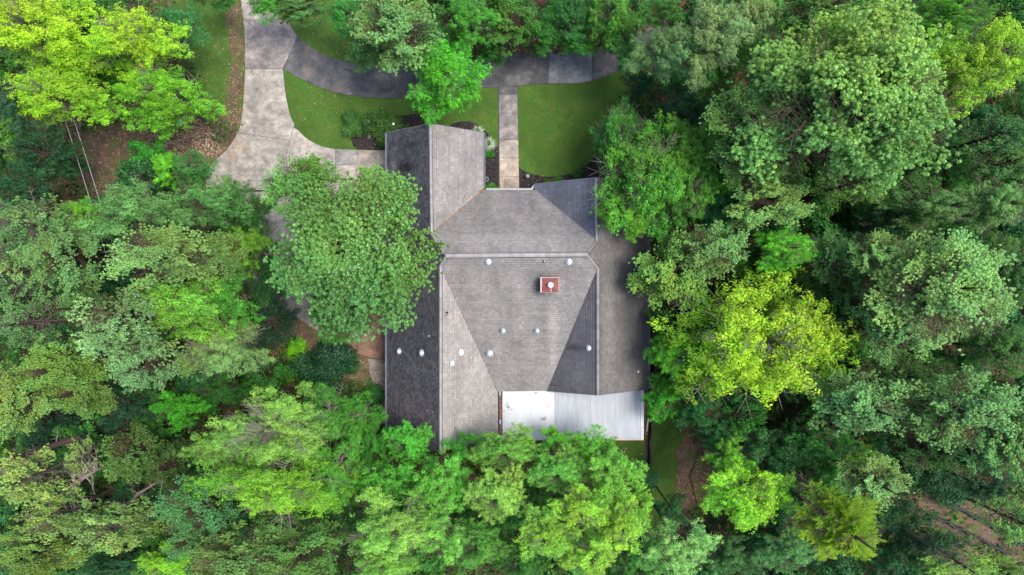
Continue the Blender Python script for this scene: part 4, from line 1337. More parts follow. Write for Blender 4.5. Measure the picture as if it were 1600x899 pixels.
# ------------------------------------------------------------ the trees
# crown centre x, y, half width, half height (photo pixels), crown height (m), kind, colour, label
TREES = [
# top left
(62,50,108,78,9,'maple',(155,196,32),'bright yellow-green tree filling the top left corner'),
(85,150,92,58,8.5,'maple',(139,190,33),'yellow-green tree with bare grey twigs above the upper ends of the wires'),
(205,62,82,64,8,'maple',(148,194,35),'yellow-green tree between the top left corner tree and the grass verge'),
(252,150,86,58,6.5,'maple',(111,178,35),'yellow-green tree reaching out over the wood chips beside the driveway'),
(150,112,60,45,5,'leaf',(66,128,44),'mid green tree showing between the yellow-green crowns at top left'),
(275,45,42,52,5.5,'leaf',(52,116,66),'bluish green tree with upright leaf sprays beside the grass verge'),
(335,-5,50,22,4,'leaf',(60,120,60),'green tree at the top edge above the grass verge'),
(22,168,50,46,9,'leaf',(40,88,64),'dark blue-green tree at the left edge under the yellow-green trees'),
(66,238,62,42,8,'leaf',(30,74,40),'dark green tree just left of the upper wires'),
(40,290,58,40,8.5,'leaf',(36,82,50),'dark green tree at the left edge level with the brown clearing'),
(105,255,26,28,5,'small',(34,84,40),'dark low tree under the pale wires'),
(150,30,40,28,7,'leaf',(50,104,44),'dark green crown behind the yellow-green trees near the top edge'),
# left, around the clearing
(224,238,34,24,3.5,'small',(52,136,48),'small green tree standing on the brown clearing'),
(262,262,30,32,5,'leaf',(104,184,52),'bright lime green tree at the edge of the brown clearing'),
(205,262,16,15,3,'small',(84,160,52),'little lime sapling beside the small green tree of the clearing'),
(300,262,38,34,6,'leaf',(66,124,62),'soft green tree beside the bend of the driveway'),
(215,332,92,56,11,'leaf',(96,146,92),'large grey-green tree below the brown clearing'),
(122,335,38,32,9,'maple',(103,168,40),'small yellow-green crown left of the large grey-green tree'),
(320,318,62,46,9,'leaf',(84,136,76),'grey-green leafy tree between the clearing and the concrete pad'),
(372,322,50,42,7,'leaf',(58,108,54),'loose dark green tree at the lower left edge of the concrete pad'),
(385,388,42,44,8,'leaf',(98,150,46),'tree with scattered yellow leaf sprays left of the great pine'),
(352,352,36,30,6,'small',(44,92,42),'low dark tree under the loose trees left of the great pine'),
(45,352,78,50,12,'thinpine',(112,146,96),'grey-green pine with bare white twigs at the left edge'),
(100,400,62,60,12,'pine',(100,140,88),'dense grey-green pine left of the broad pale-topped pine'),
(20,425,60,55,12,'thinpine',(122,152,100),'thin pine with white branches on the left edge of the photo'),
(250,402,84,54,13,'pine',(122,162,98),'pale tufted pine on a broad crown in the middle of the left woods'),
(340,402,44,40,11,'pine',(108,148,82),'small round pine touching the pale tufted pine from the right'),
(292,482,104,54,11,'pale',(106,162,58),'leafy tree with light yellow tips between two pines in the left woods'),
(360,470,50,44,10,'leaf',(72,142,52),'fresh green tree just left of the great pine\'s lower side'),
(190,512,84,62,13,'pine',(120,156,104),'broad grey-green pine with bumpy top in the left woods'),
(225,575,52,48,12,'pine',(116,156,106),'pine whose tufted lobes hang over the dark gap in the left woods'),
(345,548,70,56,10,'pale',(112,146,92),'whitish flowering tree left of the dark trees by the back path'),
(130,480,40,35,11,'pine',(94,130,78),'narrow pine between the left edge pines and the broad grey-green pine'),
(45,505,66,48,12,'thinpine',(104,138,88),'pine with tangled bare twigs at mid height on the left edge'),
(92,575,70,42,12,'pine',(106,146,72),'olive green pine near the left edge above the leaning trunk'),
(25,620,62,58,12,'pine',(118,150,82),'yellowish pine on the left edge above the leaning trunk'),
(130,610,48,48,11,'pine',(96,132,66),'dark olive pine at the upper end of the leaning trunk'),
(85,445,44,38,9,'leaf',(66,112,62),'dull green crown squeezed between the left edge pines'),
(200,640,44,36,6,'leaf',(30,78,56),'dark teal tree in the gap beside the bright green tree'),
(210,712,58,44,9,'pine',(88,122,60),'dark olive pine below the bright green tree in the left woods'),
(262,728,44,40,8,'pine',(62,92,48),'shadowy pine between the olive pine and the feathery tree'),
(285,640,44,36,8,'leaf',(60,146,28),'saturated bright green tree in the left woods'),
(350,612,52,30,6.5,'leaf',(40,98,32),'deep green tree above the big feathery tree'),
(120,665,50,32,5.5,'leaf',(26,66,48),'dark teal tree under the leaning trunk'),
(75,690,45,30,5.5,'leaf',(30,72,50),'dark tree left of the dead branches'),
# bottom left
(48,745,74,48,11,'thinpine',(160,176,100),'pale yellow thin pine near the bottom left corner'),
(95,805,70,40,10,'thinpine',(136,160,88),'pale thin pine below the dead branches'),
(128,716,28,36,9,'thinpine',(142,164,98),'small pale pine tip right of the leaning trunk'),
(180,825,78,44,10,'thinpine',(140,166,96),'yellow-grey thin pine right of the bottom left corner'),
(60,860,80,40,9,'pine',(112,144,72),'olive pine in the bottom left corner'),
(215,770,55,40,6,'leaf',(34,86,44),'dark leafy tree under the dead branches'),
(175,885,50,28,6,'leaf',(30,82,52),'dark teal tree on the bottom edge near the left corner'),
(256,880,44,28,8,'maple',(130,192,38),'small yellow-green tree on the bottom edge'),
(310,785,62,50,11,'pine',(76,128,82),'bluish green pine left of the feathery tree\'s lower end'),
(300,838,44,36,10,'pine',(82,132,84),'bluish pine below the other bluish pine'),
(375,872,84,42,12,'pine',(108,146,84),'broad pine on the bottom edge under the feathery tree'),
(475,862,66,46,11,'pine',(88,132,68),'mid green pine on the bottom edge left of the pale flowering tree'),
(430,825,48,32,10,'pine',(92,134,72),'pine tucked under the lower edge of the feathery tree'),
(530,800,45,55,7,'leaf',(40,90,46),'dark green tree between the feathery tree and the pale flowering tree'),
(425,668,100,64,12,'fine',(122,168,88),'wide grey-green feathery tree with bare white twigs on top'),
(432,748,122,76,11,'fine',(106,164,56),'large yellow-tinged feathery tree left of the house\'s lower corner'),
(350,700,62,52,10.5,'leaf',(104,154,72),'leafy green tree on the left flank of the feathery trees'),
(520,735,66,62,9,'fine',(76,148,54),'green feathery tree right of the yellow-tinged one'),
(515,655,66,52,7.5,'fine',(70,140,58),'green feathery tree below the brown back path'),
(560,656,44,38,6,'fine',(66,138,44),'fresh green feathery tree close to the house\'s left wall'),
(478,578,54,44,5.5,'bush',(30,76,46),'large dark green shrub mass beside the yellow-green bush'),
(525,562,30,24,3,'bush',(34,84,44),'dark green shrub spreading over the end of the back path'),
(430,560,20,22,4.5,'bush',(110,178,24),'vivid yellow-green bush in the shade of the left woods'),
(437,595,22,20,4.5,'bush',(120,186,26),'lower of the two vivid yellow-green bushes in the left woods'),
(424,502,50,42,5,'leaf',(24,62,42),'very dark tree left of the brown mulch under the great pine'),
(395,545,30,40,6,'leaf',(40,92,60),'dark bluish tree right of the whitish flowering tree'),
(578,628,20,16,2.0,'bush',(44,104,44),'green shrub on the path by the left wall'),
(585,690,34,46,6.5,'leaf',(56,128,44),'mid green tree touching the lower left corner of the house'),
(400,430,22,40,6,'leaf',(34,82,36),'dark narrow tree behind the left rim of the great pine'),
# great pine
(400,340,40,36,5,'leaf',(58,112,50),'low green tree between the concrete pad and the left rim of the great pine'),
(430,440,36,56,4.5,'leaf',(44,98,46),'dark green tree in the gap under the great pine\'s lower left rim'),
(410,400,38,36,5,'leaf',(52,104,42),'low dark green tree at mid height of the great pine\'s left rim'),
(549,394,142,127,12.5,'bigpine',(98,146,84),'great round pine overhanging the garage roof and driveway'),
(474,290,66,50,11.5,'pine',(98,152,74),'ragged pine top on the upper left of the great pine'),
(530,490,56,44,9.5,'bigpine',(76,128,62),'lower pine peeping out below the great pine'),
# bottom middle
(635,692,40,40,7.5,'leaf',(84,168,60),'fresh green tree overlapping the lower left tip of the roof'),
(605,750,58,48,8.5,'leaf',(76,156,54),'green tree below the lower left corner of the roof'),
(620,818,86,52,11,'pale',(128,176,88),'tree covered in whitish blossom at the bottom edge'),
(600,875,64,36,10,'pale',(116,170,78),'whitish leafy tree on the bottom edge under the blossom tree'),
(688,752,58,52,9,'leaf',(96,170,70),'light green tree below the tip of the dark roof slope'),
(735,700,42,28,6.5,'leaf',(72,158,44),'green tree brushing the lower edge of the pale roof slope'),
(680,830,60,48,10,'leaf',(112,172,84),'pale green tree right of the whitish blossom tree'),
(790,705,62,40,8,'leaf',(108,160,70),'olive green tree at the lower left corner of the white roof'),
(775,775,54,52,10,'leaf',(138,178,88),'pale yellow-green tree with grey twigs below the white roof'),
(745,850,55,40,8,'leaf',(86,142,60),'mid green tree on the bottom edge below the pale yellow-green tree'),
(866,688,28,20,6,'small',(96,168,60),'leafy branch top reaching over the white roof'),
(925,700,52,30,7,'leaf',(100,168,62),'green tree under the lower edge of the white roof'),
(870,738,52,40,9,'leaf',(106,168,78),'rounded green tree below the middle of the white roof'),
(955,745,56,48,9.5,'leaf',(114,176,76),'light green tree left of the black edging by the lawn'),
(905,795,50,34,11,'maple',(145,194,57),'yellow-green tree in the middle of the bottom woods'),
(850,835,56,40,11,'maple',(131,184,60),'yellow-green tree nearest the bottom edge below the white roof'),
(920,862,66,44,10.5,'leaf',(138,186,78),'pale lime tree on the bottom edge'),
(970,820,44,46,11,'maple',(140,190,56),'yellow-green tree beside the dark gap at the bottom'),
(1000,790,28,28,9,'leaf',(128,180,66),'lime branch end leaning over the black edging'),
(810,880,50,28,6,'leaf',(58,118,44),'darker green tree on the bottom edge between lime crowns'),
(835,775,45,40,5,'leaf',(60,120,50),'darker tree in the shade beside the brown gap'),
(1020,770,26,24,5,'bush',(60,116,66),'grey-green shrub beside the black edging'),
(1050,795,30,30,5.5,'leaf',(58,112,70),'bluish green tree at the end of the back lawn'),
(1065,855,64,48,10,'leaf',(124,176,116),'pale bluish green tree on the bottom edge below the back lawn'),
(1140,870,54,36,6.5,'leaf',(64,110,66),'dull green tree on the bottom edge under the lime trees'),
(1015,870,34,34,7,'leaf',(96,156,90),'green tree between the lime trees and the pale bluish tree'),
# right bottom
(1170,772,76,56,10,'maple',(135,196,44),'bright yellow-green tree right of the brown mulch'),
(1140,715,44,34,8,'leaf',(96,160,52),'lime tree just above the bright yellow-green tree by the mulch'),
(1320,828,88,62,13,'feather',(138,170,64),'feathery lime-olive tree at the top of a leaning trunk'),
(1225,865,52,38,7,'leaf',(86,134,86),'grey-green tree between two lime trees at the bottom'),
(1428,842,72,58,5,'leaf',(32,78,44),'dark green tree beside the black strips'),
(1515,778,46,30,3.5,'bush',(38,86,46),'dark shrub growing over the upper black barrier'),
(1430,775,44,22,4,'bush',(34,78,44),'dark shrub between the small pine and the black strips'),
(1500,882,62,24,11,'thinpine',(150,182,92),'yellowish pine on the bottom edge below the black strips'),
(1585,812,40,44,12,'pine',(118,160,92),'soft pine on the right edge beside the black strips'),
(1560,890,40,22,8,'pine',(112,152,80),'pine in the bottom right corner'),
(1366,752,54,42,11,'pine',(134,172,112),'small pale pine left of the black strips'),
(1290,695,52,34,7,'leaf',(60,120,52),'green tree crossed by the leaning trunk'),
(1240,680,40,30,5,'leaf',(36,90,44),'dark tree at the foot of the leaning trunk'),
(1345,705,50,26,6,'leaf',(86,134,40),'yellowish undergrowth tree above the small pale pine'),
(1345,632,76,62,12.5,'pine',(110,152,98),'bumpy blue-green pine below the right yellow tree'),
(1405,585,52,36,9,'pine',(92,132,76),'darker pine between two larger pines in the right woods'),
(1500,640,84,66,13,'pine',(114,156,102),'large pale blue-green pine in the lower right woods'),
(1570,690,56,70,13,'pine',(108,152,98),'pine cut by the right edge in the lower right woods'),
(1450,700,50,36,9,'pine',(80,118,66),'shaded pine above the dark shrubs by the black strips'),
(1540,762,50,34,6,'leaf',(30,76,50),'dark teal tree above the brown ground on the right'),
# right middle
(1182,530,166,126,10.0,'maple',(144,186,36),'big bright yellow-green tree right of the house'),
(1060,556,56,50,7.0,'maple',(91,166,32),'fresh green tree between the house and the big yellow-green tree'),
(1038,625,40,38,5,'leaf',(66,146,36),'bright green low tree at the lower right corner of the house'),
(1085,625,46,48,5.5,'leaf',(38,102,52),'dark green tree beside the back lawn'),
(1120,675,48,34,5.5,'leaf',(40,104,60),'teal green tree left of the leaning trunk\'s foot'),
(1050,428,66,62,7.0,'pine',(122,164,86),'pale tufted pine overhanging the right edge of the roof'),
(1112,392,58,48,9.5,'pine',(118,160,100),'pale pine between the roof pine and the bright green round tree'),
(1035,500,26,28,5,'pine',(66,110,52),'small dark pine against the right wall of the house'),
(1230,388,60,38,10,'maple',(96,178,41),'bright green round tree with light leaf rosettes'),
(1003,278,88,98,7.5,'maple',(84,150,42),'full green tree covering the upper right corner of the roof'),
(968,210,48,60,6,'maple',(66,132,42),'green tree at the right side of the front lawn'),
(1078,300,58,66,8,'maple',(84,146,44),'green tree standing right behind the full tree by the roof'),
(1070,235,56,60,7.5,'leaf',(84,142,52),'leafy green tree right of the full tree by the roof'),
(985,340,58,40,7,'leaf',(94,156,46),'green crown resting against the right roof slope'),
(1122,325,34,42,7,'small',(40,128,74),'teal green sapling between pale pines on the right'),
(1118,285,32,30,7.5,'leaf',(96,170,50),'lime green small tree under the big pine\'s lower left side'),
(1200,315,72,46,10.5,'pine',(124,162,98),'light pine below the lower left side of the big pine'),
(1295,400,40,44,9,'pine',(96,138,84),'pine between the bright green round tree and the grey-green pine'),
(1345,455,46,40,8,'pine',(90,132,78),'smaller pine touching the left side of the grey-green pine'),
(1372,395,42,36,12,'pine',(128,166,104),'pale side pine at the upper left of the grey-green pine'),
(1468,452,106,92,14,'bigpine',(128,168,110),'large grey-green pine in the middle of the right woods'),
(1395,520,62,50,12,'pine',(116,156,100),'pine lobe at the lower left of the large grey-green pine'),
(1470,325,92,42,9,'pale',(80,120,70),'dark glossy tree with whitish tips above the large grey-green pine'),
(1560,320,60,50,10,'pale',(98,140,84),'whitish-tipped tree on the right edge below the dark pine'),
(1580,430,50,66,9,'pale',(74,116,64),'dark whitish-tipped tree on the right edge beside the grey-green pine'),
(1560,545,60,44,8,'pale',(66,112,56),'dull dark tree on the right edge above the lower right pines'),
(1390,350,60,30,6.5,'leaf',(34,74,42),'dark tree in the gap right of the big pine'),
(1310,470,40,40,5.5,'leaf',(32,70,42),'dark tree in the hollow right of the yellow-green tree'),
(1450,580,50,30,6,'leaf',(60,100,48),'low green tree under the large grey-green pine'),
# top right
(1430,300,50,34,8,'leaf',(62,110,56),'leafy tree between the biggest pine and the dark glossy tree'),
(1255,455,36,30,6,'pine',(76,118,66),'small shaded pine at the upper right rim of the big bright tree'),
(1400,640,44,36,10,'pine',(104,144,92),'pine between the bumpy blue-green pine and the pale lower right pine'),
(1265,580,30,40,5,'leaf',(56,104,52),'low tree in the shade at the right rim of the big bright tree'),
(1200,140,44,40,9,'leaf',(60,108,60),'shaded tree between the whitish oaks and the biggest pine'),
(1450,500,50,40,9,'pine',(96,138,84),'pine lobe on the lower right of the large grey-green pine'),
(1530,480,48,44,10,'pine',(108,148,96),'pine lobe on the right flank of the large grey-green pine'),
(1320,160,168,142,15,'bigpine',(122,164,92),'biggest pine filling the upper right woods'),
(1165,190,66,56,12.5,'pine',(108,152,86),'pine lobe on the left flank of the biggest pine'),
(1180,250,70,44,11.5,'pine',(104,146,82),'pine lobe below the left flank of the biggest pine'),
(1340,285,60,36,11,'pine',(98,138,72),'pine lobe hanging below the biggest pine'),
(1290,20,70,36,12,'pine',(94,136,80),'pine on the top edge above the biggest pine'),
(1540,95,96,78,12,'maple',(139,186,41),'yellow-green tree in the upper right corner'),
(1470,150,46,58,9,'maple',(101,160,35),'darker yellow-green tree between the biggest pine and the corner tree'),
(1490,20,80,34,9,'leaf',(78,134,40),'green tree on the top edge near the right corner'),
(1400,25,50,26,8,'leaf',(56,108,44),'dark green tree on the top edge above the biggest pine\'s right side'),
(1545,215,70,42,10,'pine',(76,118,72),'soft dark pine below the yellow-green corner tree'),
(1570,255,50,30,9,'pine',(84,124,78),'lower soft pine on the right edge below the corner tree'),
(1112,62,74,66,11,'pale',(116,146,100),'oak with whitish leaf tips left of the biggest pine'),
(1040,80,60,58,10,'pale',(88,126,82),'blue-green oak with white tips at the end of the curved drive'),
(1178,30,44,44,10,'pale',(120,148,100),'whitish-tipped tree on the top edge by the biggest pine'),
(1070,165,52,44,6,'leaf',(28,76,48),'dark teal tree right of the end of the curved drive'),
(1000,130,32,26,4,'leaf',(34,88,52),'dark low tree where the curved drive disappears'),
(1110,232,40,40,8,'leaf',(84,140,52),'green tree under the pine lobes right of the front lawn'),
# top middle
(620,45,74,64,9,'pine',(118,160,100),'pale green pine above the curved drive'),
(575,72,42,36,5.5,'pine',(88,136,80),'darker pine beside the pale pine above the curved drive'),
(698,125,68,66,6.5,'maple',(79,170,32),'bright green tree hanging over the curved drive and garage gable'),
(682,66,40,44,5,'leaf',(44,112,44),'dark green tree between the pale pine and the bright hanging tree'),
(735,30,54,44,6.5,'leaf',(74,148,58),'green tree on the top edge right of the pale pine'),
(545,26,46,38,5.5,'leaf',(66,138,62),'bluish green tree on the top edge left of the pale pine'),
(470,10,52,24,4.5,'pine',(92,142,84),'pine on the top edge above the curved drive'),
(418,8,40,24,4.5,'leaf',(84,150,56),'green tree top over the upper end of the driveway'),
(795,38,46,44,5.5,'pine',(80,126,60),'mid green pine on the top edge above the walkway'),
(770,82,26,18,4,'small',(44,110,40),'low green tree beside the curved drive near the walkway'),
(845,52,48,36,4.5,'leaf',(52,118,44),'green tree above the straight part of the curved drive'),
(895,28,52,44,5,'leaf',(48,110,56),'bluish dark tree on the top edge above the grey concrete slab'),
(905,66,40,20,3.5,'leaf',(66,146,44),'bright low tree leaning over the grey concrete slab'),
(955,22,50,44,6,'leaf',(88,142,54),'lighter green tree on the top edge right of the bluish dark tree'),
(965,58,40,32,4.5,'leaf',(46,112,46),'dark green tree over the far end of the curved drive'),
(988,92,28,28,4,'leaf',(56,136,58),'rounded green tree at the far end of the curved drive'),
(1035,18,46,28,9,'leaf',(62,116,52),'dark green tree on the top edge left of the whitish oaks'),
]
for i, (px, py, rx, ry, zc, kind, col, label) in enumerate(TREES):
    plant(px, py, rx*1.04, ry*1.06, zc, kind, col, label, idx=0 if 'great round' in label else None)

# shaded understory: low trees half hidden beneath the taller crowns; nothing tells them apart
USED = set()
TONES = ['mid green', 'bluish green', 'fresh green', 'deep green', 'soft green', 'grey-green']
def understory_label(ci, px, py, rp):
    near = sorted(TREES, key=lambda t: (t[0]-px)**2 + (t[1]-py)**2)
    for trim in (False, True):
        for t in near[:12 if trim else 7]:
            dx, dy = px-t[0], py-t[1]
            dr = ('right of' if dx > 0 else 'left of') if abs(dx) > abs(dy) else ('below' if dy > 0 else 'above')
            wd = t[7].split()
            if len(wd) > 9:
                if not trim: continue
                wd = wd[:9]
                while wd[-1].strip(',') in ('at', 'the', 'of', 'in', 'with', 'on', 'and', 'to', 'by', 'a', 'left', 'right', 'into', 'between', 'below', 'above', 'just', 'upper', 'lower', 'under', 'from', 'top', 'its', 'two', 'yellow', 'pale', 'great', 'biggest', 'that', 'large', 'grey', 'whose', 'dark', 'over', 'brown', 'bright', 'big', 'broad', 'bottom', 'leaning', 'near', 'whitish'): wd.pop()
            lab = 'low %s tree %s the %s' % (TONES[ci], dr, ' '.join(wd))
            if len(wd) >= 3 and lab not in USED:
                USED.add(lab); return lab
    return 'dark green understory tree half hidden beneath the taller crowns'
def understory():
    rs = np.random.RandomState(8)
    clear = [LP[k] for k in ('mid', 'right', 'left', 'upper', 'back', 'yard')] + HARD[:2] + [G([(600, 190), (1025, 190), (1025, 720), (600, 720)]), G(CHIPS), G(CLAYS['backpath']), G(CLAYS['slope']),
             G([(95, 185), (235, 185), (235, 225), (225, 300), (150, 320), (95, 300)]), G([(1062, 690), (1105, 690), (1125, 760), (1060, 830)])]
    cols = [(52, 112, 46), (44, 98, 58), (64, 122, 50), (40, 94, 52), (78, 132, 60), (58, 114, 66)]
    n = 7000
    x, y, r = rs.uniform(-41, 41, n), rs.uniform(-25, 25, n), rs.uniform(1.8, 3.3, n)
    zc = rs.uniform(3.0, 6.0, n); s = (H-zc)/F
    ok = (np.abs(x/s) < 800 + .4*r/s) & (np.abs(y/s) < 450 + .4*r/s)
    for h in clear:
        for k in list(np.linspace(0, 6.28, 9)) + [None]:
            ok &= ~inside(x + (r*.9*math.cos(k) if k is not None else 0), y + (r*.9*math.sin(k) if k is not None else 0), h)
    pts = np.zeros((0, 3))
    for i in np.nonzero(ok)[0]:
        if len(pts) and np.any((x[i]-pts[:, 0])**2 + (y[i]-pts[:, 1])**2 < (.54*(r[i]+pts[:, 2]))**2): continue
        pts = np.vstack([pts, [x[i], y[i], r[i]]])
        ci = rs.randint(len(cols))
        o = plant(800 + x[i]/s[i], 449.5 - y[i]/s[i], r[i]/s[i], r[i]/s[i]*rs.uniform(.85, 1.1), zc[i], 'leaf' if r[i] > 2.5 else 'small', cols[ci], understory_label(ci, 800 + x[i]/s[i], 449.5 - y[i]/s[i], r[i]/s[i]))
        o.name = 'understory_tree'; o['category'] = 'tree'; o['group'] = 'understory trees half hidden in the woods'
        if len(pts) >= 175: break
understory()

# ------------------------------------------------------------ small things
# front shrubs
plant(546, 189, 20, 21, .8, 'bush', (66, 114, 48), 'round clipped green shrub at the edge of the mulch bed', 1)
sh = plant(602, 191, 36, 36, 1.8, 'bush', (62, 102, 36), 'large glossy shrub with one white flower by the garage corner', 0)
m = MB()
for k in range(6):
    a = k*math.pi/3
    m.v += [(0, 0, 0), (.06*math.cos(a-.4), .06*math.sin(a-.4), .03), (.09*math.cos(a), .09*math.sin(a), .05), (.06*math.cos(a+.4), .06*math.sin(a+.4), .03)]
    m.f.append((k*4, k*4+1, k*4+2, k*4+3))
M_PETAL = simple('white petals', (.85, .85, .82, 1), (.8, .78, .74, 1), 6, .6)
f = m.build('flower', M_PETAL, sh); q = P(615, 194, 3.05); f.location = (q.x-sh.location.x, q.y-sh.location.y, 3.05)
plant(643, 203, 14, 10, .5, 'bush', (70, 34, 38), 'small dark red shrub at the top edge of the garage gable', 1)
plant(770, 293, 11, 7, .3, 'bush', (64, 130, 40), 'low green plant in the mulch left of the walkway end', 1)
plant(762, 240, 9, 9, .4, 'bush', (40, 128, 30), 'bright green plant under the silvery grass clump', 0)
plant(857, 284, 9, 5, .25, 'bush', (70, 110, 30), 'left one of two low plants by the blue-grey roof wing', 0)
plant(876, 281, 9, 5, .25, 'bush', (72, 116, 32), 'right one of two low plants by the blue-grey roof wing', 1)
plant(903, 270, 12, 7, .35, 'bush', (50, 110, 40), 'low shrub where the right mulch bed meets the trees', 1)

def m_blade():
    m, t, n, l = mat_new('silvery blades')
    oi = N(t, 'ShaderNodeObjectInfo')
    finish(t, mix(t, .5, oi.outputs['Color'], ramp(t, [(.3, (.6, .6, .6, 1)), (.7, (1.5, 1.5, 1.5, 1))], noise(t, 20, 2, .6, wpos(t))), 'MULTIPLY'), .6)
    return m
M_BLADE = m_blade()
def ornamental(px, py, r, label, seed):
    rs = random.Random(seed); p = P(px, py, .5)
    root = empty('ornamental_grass', (p.x, p.y, 0), label, 'ornamental grass', 'silvery grass clumps by the garage wing')
    m = MB()
    for i in range(210):
        a = rs.uniform(0, 6.28); L = r*rs.uniform(.55, 1.1); hh = rs.uniform(.45, .95); w_ = .011
        d = Vector((math.cos(a), math.sin(a), 0)); s = Vector((-d.y, d.x, 0))*w_
        q0 = d*.04*rs.random(); q1 = d*L*.45 + Vector((0, 0, hh)); q2 = d*L + Vector((0, 0, hh*.75 - .2*rs.random()))
        n = len(m.v)
        m.v += [tuple(q0-s), tuple(q0+s), tuple(q1+s), tuple(q1-s), tuple(q2)]
        m.f += [(n, n+1, n+2, n+3), (n+3, n+2, n+4)]
    o = m.build('blades', M_BLADE, root); o.color = (.42, .52, .34, 1)
    m = MB(); m.lathe([(.14, 0), (.10, .18)], k=9); m.build('crown_base', M_BARK, root).color = (.1, .08, .05, 1)
ornamental(746, 207, .60, 'silvery grass clump at the upper right corner of the garage wing', 1)
ornamental(763, 225, .66, 'silvery grass clump between the garage wing and the walkway', 2)

# path lights and ring
M_LAMPM = simple('aged white lamp metal', (.32, .34, .34, 1), (.2, .21, .21, 1), 12, .5, .2)
p = P(824.5, 275, .4)
r0 = empty('path_light', (p.x, p.y, 0), 'round white path light in the mulch right of the walkway', 'garden light')
m = MB(); m.tube([(0, 0, 0), (0, 0, .36)], .025, 8); m.build('post', M_LAMPM, r0)
m = MB(); m.lathe([(.14, .36), (.15, .38), (.13, .42), (.09, .44)], k=18); m.build('lamp_shade', M_LAMPM, r0)
for yy in (-.045, .045):
    m = MB(); m.box(-.07, .07, yy-.016, yy+.016, .441, .455); m.build('bar', M_BLACK, r0)
p = P(759.5, 280.5, .3)
r0 = empty('hose_holder', (p.x, p.y, 0), 'pale ring shaped holder with dark centre beside the garage wing', 'hose holder')
m = MB(); pts = [(.17*math.cos(a*math.pi/9), .17*math.sin(a*math.pi/9), .34) for a in range(19)]; m.tube(pts, .022, 6, False); m.build('ring', M_LAMPM, r0)
m = MB(); m.lathe([(.07, 0), (.09, .1), (.10, .28), (.07, .30)], k=12); m.build('stand', M_BLACK, r0)
m = MB(); m.bar((-.16, 0, .33), (.02, .03, .33), .03, .02); m.build('arm', M_LAMPM, r0)

def rock(px, py, r, col, label, seed):
    rs = random.Random(seed); bm = bmesh.new(); bmesh.ops.create_icosphere(bm, subdivisions=2, radius=1)
    for v in bm.verts: v.co *= rs.uniform(.82, 1.12); v.co.z *= .6
    me = bpy.data.meshes.new('rock'); bm.to_mesh(me); bm.free(); me.materials.append(simple('stone %s' % seed, col, None, 9, .85))
    p = P(px, py, r*.3); o = link('rock', me, None, (p.x, p.y, r*.3)); o.scale = (r, r, r); tag(o, label, 'rock')
rock(577, 214, .16, (.20, .19, .20, 1), 'pale rock in the mulch under the large glossy shrub', 1)
rock(282, 191, .22, (.42, .42, .52, 1), 'bluish rock among the wood chips by the yellow-green tree', 3)

# black edging strips winding through the woods
M_EDGE = simple('black edging', (.016, .015, .016, 1), (.028, .025, .026, 1), 5, .7)
def strip(name, pts, hgt, wd, label, post_every=2.2, seed=0):
    rs = random.Random(seed)
    c = catmull([(P(x, y, 0).x, P(x, y, 0).y) for x, y in pts], 8)
    root = empty(name, (c[0][0], c[0][1], 0), label, 'low barrier', 'black low barriers on the ground')
    o0 = Vector((c[0][0], c[0][1], 0))
    m = MB(); n = len(c); k0 = 0
    for i, (x, y) in enumerate(c):
        a = Vector(c[max(i-1, 0)]); b = Vector(c[min(i+1, n-1)]); d = (b-a).normalized(); s = Vector((-d.y, d.x))
        lean = .05*math.sin(i*.7)+.02*rs.random(); h = hgt*(1+.12*math.sin(i*1.3))
        q = Vector((x, y))
        for (u, z) in ((-wd*.75, 0), (-wd*.5+lean, h), (wd*.5+lean, h+.01), (wd*.75, 0)):
            pp = q + s*u; m.v.append((pp.x-o0.x, pp.y-o0.y, z))
    for i in range(n-1):
        for j in range(3):
            a = i*4+j; m.f.append((a, a+1, a+5, a+4))
    m.f += [(0, 1, 2, 3), tuple(range((n-1)*4+3, (n-1)*4-1, -1))]
    m.build('fabric', M_EDGE, root)
    acc = 0
    for i in range(1, n):
        acc += (Vector(c[i])-Vector(c[i-1])).length
        if acc > post_every:
            acc = 0; mm = MB(); x, y = c[i][0]-o0.x, c[i][1]-o0.y
            mm.box(x-.02, x+.02, y-.02, y+.02, 0, hgt+.12); mm.build('stake', M_STAKE, root)
M_STAKE = simple('grey stake', (.10, .085, .07, 1), (.06, .05, .045, 1), 8, .9)
strip('silt_fence', [(1375, 735), (1418, 755), (1445, 770), (1480, 786), (1520, 806), (1545, 820), (1575, 840), (1605, 855), (1650, 880)], .34, .19, 'upper of two black wavy barriers crossing the brown ground at lower right', seed=1)
strip('silt_fence', [(1400, 775), (1440, 798), (1467, 811), (1490, 822), (1510, 832), (1540, 847), (1562, 860), (1585, 878), (1615, 893), (1660, 925)], .30, .17, 'lower of two black wavy barriers crossing the brown ground at lower right', seed=2)
strip('silt_fence', [(1019, 560), (1018, 610), (1017, 650), (1015, 690), (1013.5, 730), (1012, 770), (1008, 830), (1000, 900)], .45, .13, 'straight black barrier between the back lawn and the brown strip by the white roof', seed=3)

